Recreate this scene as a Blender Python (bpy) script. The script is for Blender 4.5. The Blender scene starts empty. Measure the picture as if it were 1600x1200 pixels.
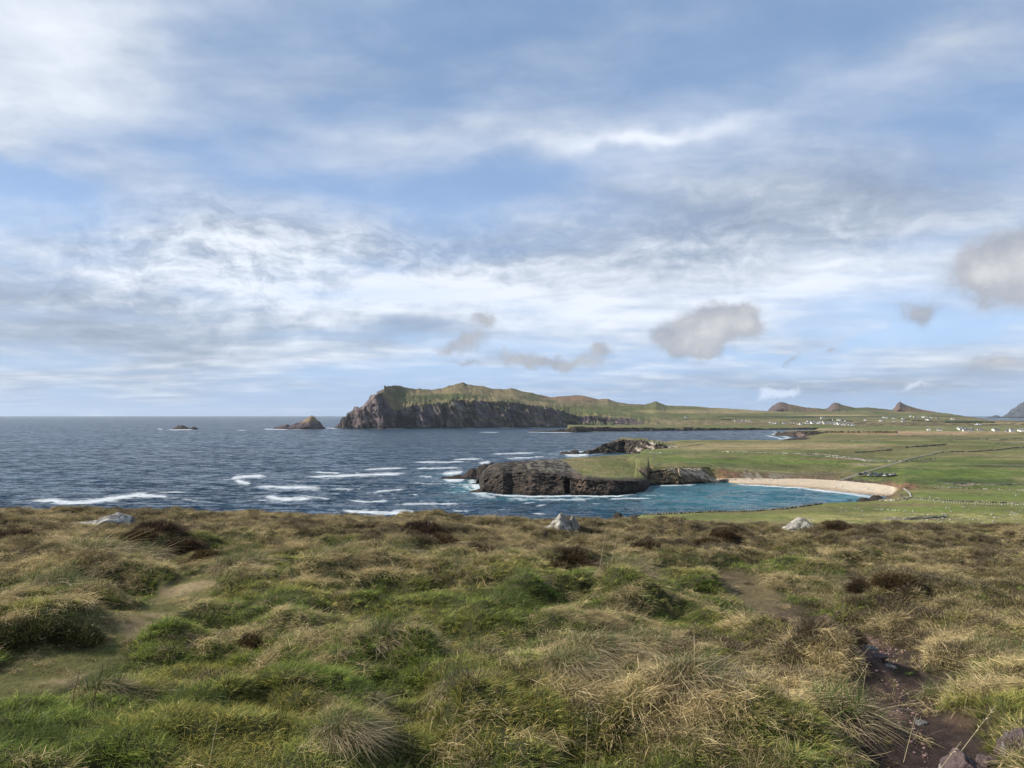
import bpy, math, random
import numpy as np
from mathutils import Vector
random.seed(7); rng = np.random.default_rng(7)
S = bpy.context.scene
COL = S.collection
# ------------------------------------------------------------------ camera
F = 1200.0; EYE = 60.0; P = math.atan(48.0/F)
cam_d = bpy.data.cameras.new('camera'); cam = bpy.data.objects.new('camera', cam_d); COL.objects.link(cam)
cam.location = (0, 0, EYE); cam.rotation_euler = (math.radians(90)+P, 0, 0)
cam_d.sensor_width = 36; cam_d.lens = 27.0; cam_d.clip_start = 0.1; cam_d.clip_end = 90000
S.camera = cam
S.render.engine = 'CYCLES'
S.view_settings.view_transform = 'Standard'; S.view_settings.look = 'None'
S.view_settings.exposure = 0.45; S.view_settings.gamma = 1.0; S.view_settings.use_curve_mapping = False
S.cycles.max_bounces = 6; S.cycles.transparent_max_bounces = 8; S.cycles.volume_bounces = 1
S.cycles.volume_max_steps = 16
# ------------------------------------------------------------------ sun + sky
SUN_AZ, SUN_EL = math.radians(-86), math.radians(35)
SKY_STRENGTH = 0.10
sd = bpy.data.lights.new('sun', 'SUN'); sun = bpy.data.objects.new('sun', sd); COL.objects.link(sun)
sd.energy = 5.0; sd.angle = math.radians(0.6); sd.color = (1.0, 0.93, 0.82)
sv = Vector((math.sin(SUN_AZ)*math.cos(SUN_EL), math.cos(SUN_AZ)*math.cos(SUN_EL), math.sin(SUN_EL)))
sun.rotation_euler = sv.to_track_quat('Z', 'Y').to_euler(); sun.location = (0, 0, 400)

class NT:
    """small helper round a node tree"""
    def __init__(s, nt): s.nt = nt; s.n = nt.nodes; s.l = nt.links
    def put(s, sock, v):
        if v is None: return
        if hasattr(v, 'is_output'): s.l.new(v, sock)
        else: sock.default_value = v
    def math(s, op, a, b=None, c=None, clamp=False):
        m = s.n.new('ShaderNodeMath'); m.operation = op; m.use_clamp = clamp
        for i, v in enumerate((a, b, c)):
            if v is not None: s.put(m.inputs[i], v)
        return m.outputs[0]
    def noise(s, vec, scale, detail=4, rough=0.5, dist=0.0, out='Fac', dim='3D'):
        m = s.n.new('ShaderNodeTexNoise'); m.noise_dimensions = dim
        if vec is not None: s.l.new(vec, m.inputs['Vector'])
        m.inputs['Scale'].default_value = scale; m.inputs['Detail'].default_value = detail
        m.inputs['Roughness'].default_value = rough; m.inputs['Distortion'].default_value = dist
        return m.outputs[out]
    def ramp(s, f, stops, interp='LINEAR'):
        m = s.n.new('ShaderNodeValToRGB'); m.color_ramp.interpolation = interp
        e = m.color_ramp.elements
        while len(e) > 1: e.remove(e[-1])
        e[0].position = stops[0][0]; e[0].color = tuple(stops[0][1])+(1,)
        for p, c in stops[1:]:
            k = e.new(p); k.color = tuple(c)+(1,)
        s.l.new(f, m.inputs[0]); return m.outputs[0]
    def smooth(s, f, a, b):
        m = s.n.new('ShaderNodeMapRange'); m.interpolation_type = 'SMOOTHSTEP'
        s.put(m.inputs[0], f); m.inputs[1].default_value = a; m.inputs[2].default_value = b
        return m.outputs[0]
    def lin(s, f, a, b, c, d):
        m = s.n.new('ShaderNodeMapRange'); s.put(m.inputs[0], f)
        for i, v in enumerate((a, b, c, d)): m.inputs[i+1].default_value = v
        return m.outputs[0]
    def mix(s, f, a, b, mode='MIX'):
        m = s.n.new('ShaderNodeMix'); m.data_type = 'RGBA'; m.blend_type = mode
        s.put(m.inputs[0], f); s.put(m.inputs[6], a); s.put(m.inputs[7], b)
        return m.outputs[2]
    def vmath(s, op, a, b=None):
        m = s.n.new('ShaderNodeVectorMath'); m.operation = op
        s.put(m.inputs[0], a)
        if b is not None: s.put(m.inputs[3] if op == 'SCALE' else m.inputs[1], b)
        return m.outputs['Value'] if op in ('LENGTH', 'DOT_PRODUCT') else m.outputs[0]
    def comb(s, x, y, z=0.0):
        m = s.n.new('ShaderNodeCombineXYZ'); s.put(m.inputs[0], x); s.put(m.inputs[1], y); s.put(m.inputs[2], z)
        return m.outputs[0]
    def sep(s, v):
        m = s.n.new('ShaderNodeSeparateXYZ'); s.l.new(v, m.inputs[0]); return m.outputs
    def attr(s, name, kind='GEOMETRY', out='Color'):
        m = s.n.new('ShaderNodeAttribute'); m.attribute_name = name; m.attribute_type = kind
        return m.outputs[out]
    def mapping(s, v, loc=(0,0,0), rot=(0,0,0), scale=(1,1,1), kind='POINT'):
        m = s.n.new('ShaderNodeMapping'); m.vector_type = kind; s.l.new(v, m.inputs[0])
        m.inputs[1].default_value = loc; m.inputs[2].default_value = rot; m.inputs[3].default_value = scale
        return m.outputs[0]

def sky_pt(px, py):
    u = (px-800)/F; v = (600-py)/F
    x, y, z = u, math.cos(P)-v*math.sin(P), math.sin(P)+math.cos(P)*v
    return math.atan2(x, y), math.atan2(z, math.hypot(x, y))

world = bpy.data.worlds.new('World'); S.world = world; world.use_nodes = True
def build_world():
    nt = world.node_tree; nt.nodes.clear(); N = NT(nt)
    tc = N.n.new('ShaderNodeTexCoord').outputs['Generated']
    x, y, z = N.sep(tc)
    az = N.math('ARCTAN2', x, y)
    el = N.math('ARCSINE', z)
    ae = N.comb(az, el)
    sky = N.n.new('ShaderNodeTexSky'); sky.sky_type = 'NISHITA'; sky.sun_disc = False
    sky.sun_elevation = SUN_EL; sky.sun_rotation = SUN_AZ % (2*math.pi)
    sky.altitude = 60; sky.air_density = 1.0; sky.dust_density = 0.6; sky.ozone_density = 1.5
    # cloud-deck coordinates: a plane high above, so that streaks close up towards the horizon
    zz = N.math('ADD', N.math('MAXIMUM', z, 0.0), 0.10)
    cp = N.comb(N.math('DIVIDE', x, zz), N.math('DIVIDE', y, zz))
    w1 = N.noise(cp, 0.7, 2, 0.45, out='Color')
    cpw = N.vmath('ADD', cp, N.vmath('SCALE', N.vmath('SUBTRACT', w1, (0.5,0.5,0.5)), 0.55))
    streak = N.noise(N.mapping(cpw, rot=(0,0,math.radians(-18)), scale=(0.6,1.1,1)), 0.9, 8, 0.50)
    puffs = N.noise(N.mapping(cpw, rot=(0,0,math.radians(12)), scale=(1.0,1.25,1)), 2.4, 8, 0.53)
    fine = N.noise(N.mapping(cpw, rot=(0,0,math.radians(-25)), scale=(1.2,2.0,1)), 5.5, 7, 0.58)
    wa = N.noise(ae, 7.0, 4, 0.55, out='Color')
    aew = N.vmath('ADD', ae, N.vmath('MULTIPLY', N.vmath('SUBTRACT', wa, (0.5,0.5,0.5)), (0.16,0.07,0)))
    def blobs(vec, items):
        acc = None
        for (px, py, wx, wy, rot, w) in items:
            a, e = sky_pt(px, py)
            m = N.mapping(vec, loc=(a, e, 0), rot=(0,0,math.radians(rot)), scale=(wx/F, wy/F, 1), kind='TEXTURE')
            g = N.n.new('ShaderNodeTexGradient'); g.gradient_type = 'QUADRATIC_SPHERE'
            nt.links.new(m, g.inputs[0])
            acc = N.math('MULTIPLY_ADD', g.outputs['Fac'], w, acc if acc is not None else 0.0)
        return acc
    cov_b = blobs(aew, [  # + cloud, - blue gaps
        (60,70,330,260,20,.9), (330,70,420,150,10,-.35), (560,20,500,110,0,-.45), (430,120,300,100,12,.25),
        (20,285,210,70,0,-1.1), (0,225,90,60,0,.6), (560,300,420,60,-5,-.35), (830,275,380,60,10,-.55),
        (1180,70,560,130,8,-.5), (900,10,500,70,0,-.35), (760,200,700,70,8,.35), (1010,207,300,26,2,.55), (1490,60,150,70,0,.5),
        (1300,330,700,300,0,.45), (760,440,1100,170,0,.6), (350,400,500,170,0,.3), (150,520,700,140,0,.7),
        (760,585,620,40,0,-.6), (1470,519,300,16,4,-2.0), (1150,556,420,22,0,-.8), (1150,636,1300,42,0,-1.1), (200,636,900,34,0,-.9),
        (1300,590,700,60,0,.4)])
    brt_b = blobs(aew, [  # + bright, - grey
        (60,60,340,240,20,.45), (640,460,560,80,0,.7), (260,420,420,130,0,.22), (760,385,380,60,4,-.5), (200,535,600,110,0,-.25),
        (60,460,500,110,0,-.35), (1250,455,620,90,6,.55), (1420,300,600,170,0,-.35), (860,500,260,60,0,.3), (560,500,400,40,0,-.1),
        (650,520,200,30,5,-.75),
        (1010,207,300,26,2,.5), (560,560,500,50,0,.3), (1050,575,760,24,2,.3), (1330,600,700,44,0,-.55), (1100,330,500,120,0,-.3),
        (700,120,900,120,8,-.2), (330,280,500,60,0,-.2)])
    cell = N.noise(N.mapping(aew, scale=(1,2.1,1)), 24.0, 7, 0.62)
    cov = N.math('ADD', N.math('MULTIPLY', N.math('SUBTRACT', streak, 0.5), 2.1),
                 N.math('ADD', N.math('MULTIPLY', N.math('SUBTRACT', puffs, 0.5), 0.8), 0.50))
    cov = N.math('ADD', cov, cov_b)
    cov = N.smooth(cov, 0.0, 1.15)
    cov = N.math('MULTIPLY_ADD', cov, 0.78, 0.18)
    mott = blobs(aew, [(330,420,560,170,0,1.0),(700,400,600,120,0,.6),(1150,370,600,160,0,.5)])
    brt = N.math('ADD', N.math('MULTIPLY', N.math('SUBTRACT', puffs, 0.5), 1.2), N.math('MULTIPLY', N.math('SUBTRACT', cell, 0.5), N.math('MULTIPLY_ADD', mott, 2.6, 0.30)))
    brt = N.math('ADD', N.math('ADD', brt, brt_b), 0.56)
    k = 1.0/SKY_STRENGTH
    ccol = N.ramp(brt, [(0.0, (.25,.30,.39)), (.35, (.34,.395,.485)), (.62, (.47,.52,.60)), (1.0, (.66,.70,.77))])
    ccol = N.vmath('SCALE', ccol, k)
    # clear air: deeper blue above, paler to the horizon
    bcol = N.ramp(N.smooth(el, -0.02, 0.5), [(0.0, (.24,.37,.60)), (.12, (.36,.52,.78)), (.30, (.30,.45,.72)), (.6, (.20,.33,.58)), (1.0, (.13,.235,.43))])
    bcol = N.vmath('SCALE', bcol, k)
    base = N.mix(0.85, sky.outputs[0], bcol)
    c1 = N.mix(cov, base, ccol)
    # low cumulus drifting under the deck
    aeb = N.vmath('ADD', ae, N.vmath('MULTIPLY', N.vmath('SUBTRACT', N.noise(ae, 26.0, 6, 0.6, out='Color'), (0.5,0.5,0.5)), (0.060,0.045,0)))
    cu = blobs(aeb, [
        (1100,515,92,58,0,1.25),(1165,500,66,44,0,1.15),(1080,530,70,48,0,.9),(1125,505,60,46,0,.7),(1045,530,50,38,0,.55),(1110,548,44,20,0,.5),
        (1565,425,110,80,0,1.5),(1620,410,110,80,0,1.3),(1540,430,50,42,0,.6),(1438,490,46,32,0,1.0),
        (755,496,30,22,0,.9),(735,530,64,28,15,.85),(820,562,110,24,-4,.8),(890,568,80,24,0,.8),(938,552,46,26,0,.8),(730,568,60,16,0,.5),
        (700,545,40,22,0,.45),(1245,562,18,10,0,.5),(1302,552,20,9,0,.6),(1560,575,100,28,0,.6)])
    cum = N.smooth(cu, 0.02, 0.62)
    cuc = N.ramp(N.math('ADD', N.math('MULTIPLY_ADD', N.noise(ae, 22.0, 5, 0.55), 1.0, -0.25), N.math('MULTIPLY', cu, 0.30)), [(0.2, (.28,.31,.37)), (.55, (.38,.395,.43)), (.9, (.52,.53,.54))])
    c2 = N.mix(N.math('MULTIPLY', cum, 0.92), c1, N.vmath('SCALE', cuc, k))
    ws = blobs(aeb, [(1205,617,40,22,0,1.1),(1232,612,30,16,0,.8),(1050,612,120,9,0,.35),(1435,607,40,16,20,.7),(1330,612,40,14,0,.4),(1500,600,90,16,0,.4),(580,585,200,9,0,.3)])
    c3 = N.mix(N.math('MULTIPLY', N.smooth(ws, 0.15, 0.8), 0.55), c2, tuple(v*k for v in (.66,.72,.84))+(1,))
    bg = N.n.new('ShaderNodeBackground'); bg.inputs[1].default_value = SKY_STRENGTH
    nt.links.new(c3, bg.inputs[0])
    out = N.n.new('ShaderNodeOutputWorld'); nt.links.new(bg.outputs[0], out.inputs[0])
build_world()
world.cycles.sampling_method = 'MANUAL'; world.cycles.sample_map_resolution = 1024

# ------------------------------------------------------------------ numpy noise
def _h(ix, iy, iz, seed):
    n = (ix.astype(np.int64)*374761393 + iy.astype(np.int64)*668265263 + iz.astype(np.int64)*2147483647 + seed*144665) & 0xffffffff
    n = ((n ^ (n >> 13)) * 1274126177) & 0xffffffff
    n = ((n ^ (n >> 16)) * 2246822519) & 0xffffffff
    return ((n ^ (n >> 15)) & 0xffffff).astype(np.float32)/16777215.0
def vn2(x, y, seed=0):
    x = np.asarray(x, float); y = np.asarray(y, float)
    ix = np.floor(x); iy = np.floor(y); fx = x-ix; fy = y-iy
    fx = fx*fx*(3-2*fx); fy = fy*fy*(3-2*fy); z = np.zeros_like(ix)
    a = _h(ix, iy, z, seed); b = _h(ix+1, iy, z, seed); c = _h(ix, iy+1, z, seed); d = _h(ix+1, iy+1, z, seed)
    return (a+(b-a)*fx) + ((c+(d-c)*fx)-(a+(b-a)*fx))*fy
def fb2(x, y, oct=4, seed=0, g=0.5, ridged=False):
    s = 0; a = 1; t = 0
    ca, sa = math.cos(.6), math.sin(.6)
    for i in range(oct):
        v = vn2(x, y, seed+i*17)
        if ridged: v = 1-np.abs(2*v-1)
        s = s + a*v; t += a; a *= g
        x, y = (x*ca-y*sa)*2.03+3.1, (x*sa+y*ca)*2.03+7.7
    return s/t
def sstep(a, b, x):
    t = np.clip((x-a)/(b-a), 0, 1); return t*t*(3-2*t)

# ------------------------------------------------------------------ pixel <-> world
def slope(py): return np.tan(P+np.arctan((600-np.asarray(py, float))/F))
def Y_of(py, z): return (np.asarray(z, float)-EYE)/slope(py)
def Z_of(py, Y): return EYE+np.asarray(Y, float)*slope(py)
def project(X, Y, Z):
    f = Y*math.cos(P)+(Z-EYE)*math.sin(P); u = -Y*math.sin(P)+(Z-EYE)*math.cos(P)
    f = np.maximum(f, 1e-3)
    return 800+F*X/f, 600-F*u/f
def U(px): return (np.asarray(px, float)-800)/F/1.0008
def ip(px, pts, k=1): 
    p = sorted(pts); return np.interp(px, [q[0] for q in p], [q[k] for q in p])
def smo(a, k):
    if k < 2: return a
    g = np.exp(-np.linspace(-2.2, 2.2, 2*k+1)**2/2); g /= g.sum()
    return np.convolve(np.pad(a, k, 'edge'), g, 'valid')
def cz(px, pts):   # control points (px, py, z)  -> curve
    py = ip(px, pts, 1); z = ip(px, pts, 2); return [Y_of(py, z), z]
def cY(px, pts):   # control points (px, py, Y)
    py = ip(px, pts, 1); Y = ip(px, pts, 2); return [Y, Z_of(py, Y)]

# ------------------------------------------------------------------ tagging
def tag(o, label=None, cat=None, group=None, kind=None):
    if label: o['label'] = label
    if cat: o['category'] = cat
    if group: o['group'] = group
    if kind: o['kind'] = kind
    return o
def link(name, me, parent=None):
    o = bpy.data.objects.new(name, me); COL.objects.link(o)
    if parent is not None: o.parent = parent
    return o
def mesh_np(name, V, Q, mat=None, attrs=None, smooth=True, cols=None, uvs=None):
    V = np.asarray(V, np.float32).reshape(-1, 3); Q = np.asarray(Q, np.int32)
    k = Q.shape[1]
    me = bpy.data.meshes.new(name)
    me.vertices.add(len(V)); me.vertices.foreach_set('co', V.ravel())
    me.loops.add(Q.size); me.loops.foreach_set('vertex_index', Q.ravel())
    me.polygons.add(len(Q)); me.polygons.foreach_set('loop_start', np.arange(0, Q.size, k, dtype=np.int32))
    if smooth: me.polygons.foreach_set('use_smooth', np.ones(len(Q), bool))
    me.update(calc_edges=True)
    if cols is not None:
        a = me.color_attributes.new('Col', 'FLOAT_COLOR', 'POINT')
        c = np.ones((len(V), 4), np.float32); c[:, :3] = np.asarray(cols).reshape(-1, 3); a.data.foreach_set('color', c.ravel())
    for n, v in (attrs or {}).items():
        a = me.attributes.new(n, 'FLOAT', 'POINT'); a.data.foreach_set('value', np.asarray(v, np.float32).ravel())
    if mat: me.materials.append(mat)
    return me
def grid_faces(nr, nc):
    i = np.arange(nr*nc).reshape(nr, nc)
    return np.stack([i[:-1, :-1], i[:-1, 1:], i[1:, 1:], i[1:, :-1]], -1).reshape(-1, 4)

# ------------------------------------------------------------------ materials
def newmat(name):
    m = bpy.data.materials.new(name); m.use_nodes = True; m.node_tree.nodes.clear(); return m, NT(m.node_tree)
def finish(N, shader, disp=None):
    o = N.n.new('ShaderNodeOutputMaterial'); N.l.new(shader, o.inputs[0])
def principled(N, color, rough=0.8, bump=None, dist=0.1, strength=1.0, spec=0.3, metallic=0.0):
    b = N.n.new('ShaderNodeBsdfPrincipled'); N.put(b.inputs['Base Color'], color); N.put(b.inputs['Roughness'], rough)
    b.inputs['Specular IOR Level'].default_value = spec; b.inputs['Metallic'].default_value = metallic
    if bump is not None:
        k = N.n.new('ShaderNodeBump'); k.inputs['Strength'].default_value = strength; k.inputs['Distance'].default_value = dist
        N.l.new(bump, k.inputs['Height']); N.l.new(k.outputs[0], b.inputs['Normal'])
    return b
def land_mat(name, s1, s2, s3, dist, var=0.45):
    m, N = newmat(name)
    pos = N.n.new('ShaderNodeNewGeometry').outputs['Position']
    c = N.attr('Col')
    n1 = N.noise(pos, s1, 6, 0.6); n2 = N.noise(pos, s2, 6, 0.65); n3 = N.noise(pos, s3, 4, 0.6)
    f = N.math('ADD', N.math('MULTIPLY', N.math('SUBTRACT', n1, 0.5), 1.6), N.math('MULTIPLY', N.math('SUBTRACT', n2, 0.5), 1.8))
    f = N.math('ADD', f, N.math('MULTIPLY', N.math('SUBTRACT', n3, 0.5), 1.4))
    lum = N.vmath('DOT_PRODUCT', c, (.33,.33,.33)); calm = N.lin(lum, .28, .40, 1.0, .22)
    f = N.math('MAXIMUM', N.math('MULTIPLY_ADD', N.math('MULTIPLY', f, calm), var, 1.0), 0.15)
    c = N.vmath('SCALE', c, f)
    hue = N.smooth(n2, 0.35, 0.7)
    c = N.mix(N.math('MULTIPLY', hue, 0.35), c, N.vmath('MULTIPLY', c, (1.25, 1.0, 0.9)))
    h = N.math('ADD', N.math('MULTIPLY', n2, 1.0), N.math('MULTIPLY', n3, 0.5))
    b = principled(N, c, 0.9, h, dist, 1.0, 0.15); finish(N, b.outputs[0]); return m
M_far = land_mat('far_land', 0.006, 0.03, 0.12, 8.0, 0.55)
M_mid = land_mat('mid_land', 0.03, 0.20, 0.9, 2.2, 0.85)
M_near = land_mat('near_land', 0.03, 0.25, 1.5, 0.8, 0.85)
M_rock = land_mat('sea_rock', 0.05, 0.3, 1.6, 1.0, 0.6)

def stone_mat(name, a, b_, lich, sc=6.0):
    m, N = newmat(name)
    pos = N.n.new('ShaderNodeTexCoord').outputs['Object']
    n1 = N.noise(pos, sc, 8, 0.65, 0.4); n2 = N.noise(pos, sc*4, 6, 0.7); n3 = N.noise(pos, sc*0.5, 5, 0.6, 1.0)
    c = N.mix(N.smooth(n1, 0.35, 0.65), tuple(a)+(1,), tuple(b_)+(1,))
    c = N.mix(N.smooth(n3, 0.52, 0.60), c, tuple(lich)+(1,))
    c = N.vmath('SCALE', c, N.math('MULTIPLY_ADD', n2, 0.9, 0.55))
    b = principled(N, c, 0.85, N.math('ADD', n1, N.math('MULTIPLY', n2, 0.5)), 0.04, 1.0, 0.25)
    finish(N, b.outputs[0]); return m
M_palestone = stone_mat('pale_stone', (.16,.145,.12), (.33,.31,.27), (.46,.44,.38), 9)
M_greystone = stone_mat('grey_stone', (.10,.10,.10), (.24,.23,.21), (.40,.39,.34), 6)
M_pinkstone = stone_mat('pink_stone', (.085,.062,.062), (.16,.115,.11), (.25,.24,.23), 12)
M_wallstone = stone_mat('wall_stone', (.15,.14,.12), (.30,.28,.24), (.5,.48,.42), 0.9)
M_darkwall = stone_mat('dark_wall', (.05,.05,.04), (.13,.12,.09), (.22,.2,.16), 0.9)

def flat_mat(name, col, rough=0.7, spec=0.3, metallic=0.0, nsc=3.0, var=0.25):
    m, N = newmat(name); pos = N.n.new('ShaderNodeTexCoord').outputs['Object']
    n = N.noise(pos, nsc, 5, 0.6); c = N.vmath('SCALE', tuple(col), N.math('MULTIPLY_ADD', n, var*2, 1-var))
    b = principled(N, c, rough, n, 0.01, 0.4, spec, metallic); finish(N, b.outputs[0]); return m
def veg_mat(name, inst):
    m, N = newmat(name)
    c = N.attr('Col')
    if inst: c = N.vmath('MULTIPLY', c, N.attr('tint', 'INSTANCER'))
    d = N.n.new('ShaderNodeBsdfDiffuse'); N.l.new(c, d.inputs[0])
    t = N.n.new('ShaderNodeBsdfTranslucent'); N.l.new(c, t.inputs[0])
    g = N.n.new('ShaderNodeBsdfGlossy'); g.inputs['Roughness'].default_value = 0.45; g.inputs[0].default_value = (.5,.5,.45,1)
    x = N.n.new('ShaderNodeMixShader'); x.inputs[0].default_value = 0.32; N.l.new(d.outputs[0], x.inputs[1]); N.l.new(t.outputs[0], x.inputs[2])
    x2 = N.n.new('ShaderNodeMixShader'); x2.inputs[0].default_value = 0.035; N.l.new(x.outputs[0], x2.inputs[1]); N.l.new(g.outputs[0], x2.inputs[2])
    finish(N, x2.outputs[0]); return m
M_veg = veg_mat('foliage', False); M_vegi = veg_mat('foliage_scatter', True)

# ------------------------------------------------------------------ lofted land
LOFTS = []
def loft(name, pxs, curves, rows, disp, colfn, mat, cliff_f=(0.03, 0.012), seed=0, notch=None, register=True, flat=None):
    """curves: list of [Y(px), z(px)] from near to far; rows[i] quads between curve i and i+1;
       disp[i] = (outward amplitude, vertical amplitude) at curve i"""
    pxs = np.asarray(pxs, float); Ys = []; Zs = []; T = []
    for i in range(len(curves)-1):
        n = rows[i]; ts = np.arange(n)/n
        if i == len(curves)-2: ts = np.append(ts, 1.0)
        for t in ts:
            Ys.append(curves[i][0]*(1-t)+curves[i+1][0]*t); Zs.append(curves[i][1]*(1-t)+curves[i+1][1]*t); T.append(i+t)
    Y = np.array(Ys); Z = np.array(Zs); T = np.array(T)[:, None]*np.ones_like(Y)
    PX = np.ones_like(Y)*pxs[None, :]
    ao = np.interp(T, range(len(disp)), [d[0] for d in disp]); az = np.interp(T, range(len(disp)), [d[1] for d in disp])
    if flat is not None: ao = ao*np.where(T < 3.3, flat(PX), 1)
    X = U(PX)*Y
    fx, fz = cliff_f
    nn = fb2(X*fx+Z*fx*0.35, Z*fz+Y*fz*0.6, 6, seed, 0.55, True)-0.55
    n2 = fb2(X*fx*4+Z*fx*2.0, Z*fz*6+Y*fz*3, 4, seed+5, 0.55, True)-0.5
    n4 = fb2(X*fx*13+Z*fx*6, Z*fz*20+Y*fz*9, 3, seed+7, 0.5, True)-0.5
    Y2 = Y-ao*(nn*2.0+n2*1.1+n4*0.35)
    if notch is not None: Y2 = notch(PX, Y2, Z, T)
    Z2 = Z+az*((fb2(X*fx, Y*fx, 5, seed+9)-0.5)*2+(n2)*0.8)
    X2 = U(PX)*Y2
    _, PYv = project(X2, Y2, Z2)
    C = colfn(PX, PYv, X2, Y2, Z2, T)
    me = mesh_np(name, np.stack([X2, Y2, Z2], -1), grid_faces(*Y.shape), mat, cols=C)
    o = tag(link(name, me), kind='structure')
    if register: LOFTS.append((pxs, PYv, Y2, Z2))
    return o
def hit(px, py):
    best = None
    for pxs, PYv, Y, Z in LOFTS:
        if px < pxs[0] or px > pxs[-1]: continue
        j = int(np.searchsorted(pxs, px)); j = min(max(j, 1), len(pxs)-1)
        if abs(pxs[j-1]-px) < abs(pxs[j]-px): j -= 1
        c = PYv[:, j]; k = np.where((c[:-1] >= py) & (c[1:] <= py))[0]
        if len(k):
            k = k[0]; t = (c[k]-py)/max(c[k]-c[k+1], 1e-6)
            y = Y[k, j]*(1-t)+Y[k+1, j]*t; z = Z[k, j]*(1-t)+Z[k+1, j]*t
            if best is None or y < best[1]: best = (float(U(px)*y), float(y), float(z))
    if best is None:
        y = float(Y_of(py, 0)); return (float(U(px)*y), y, 0.0)
    return best

# colours (surface reflectance)
GREEN = np.array((.094,.118,.034)); BGREEN = np.array((.100,.150,.028)); DGREEN = np.array((.045,.066,.020)); OLIVE = np.array((.140,.128,.055))
TAN = np.array((.27,.22,.115)); HEATH = np.array((.13,.095,.06)); RUST = np.array((.17,.105,.065)); DROCK = np.array((.050,.042,.036)); BROCK = np.array((.13,.10,.075))
PROCK = np.array((.088,.068,.072)); LICH = np.array((.19,.185,.14)); SAND = np.array((.53,.46,.35)); WSAND = np.array((.33,.25,.17)); EARTH = np.array((.26,.15,.085)); PALE = np.array((.42,.38,.31))
def mixc(C, col, w): return C*(1-w[..., None])+col*w[..., None]
def ell(PX, PY, cx, cy, rx, ry, soft=0.5):
    wob = (fb2(PX*0.05, PY*0.3, 3, 31)-.5)*0.8
    d = np.sqrt(((PX-cx)/rx)**2+((PY-cy)/ry)**2)+wob
    return 1-sstep(1-soft, 1+soft, d)

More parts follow.
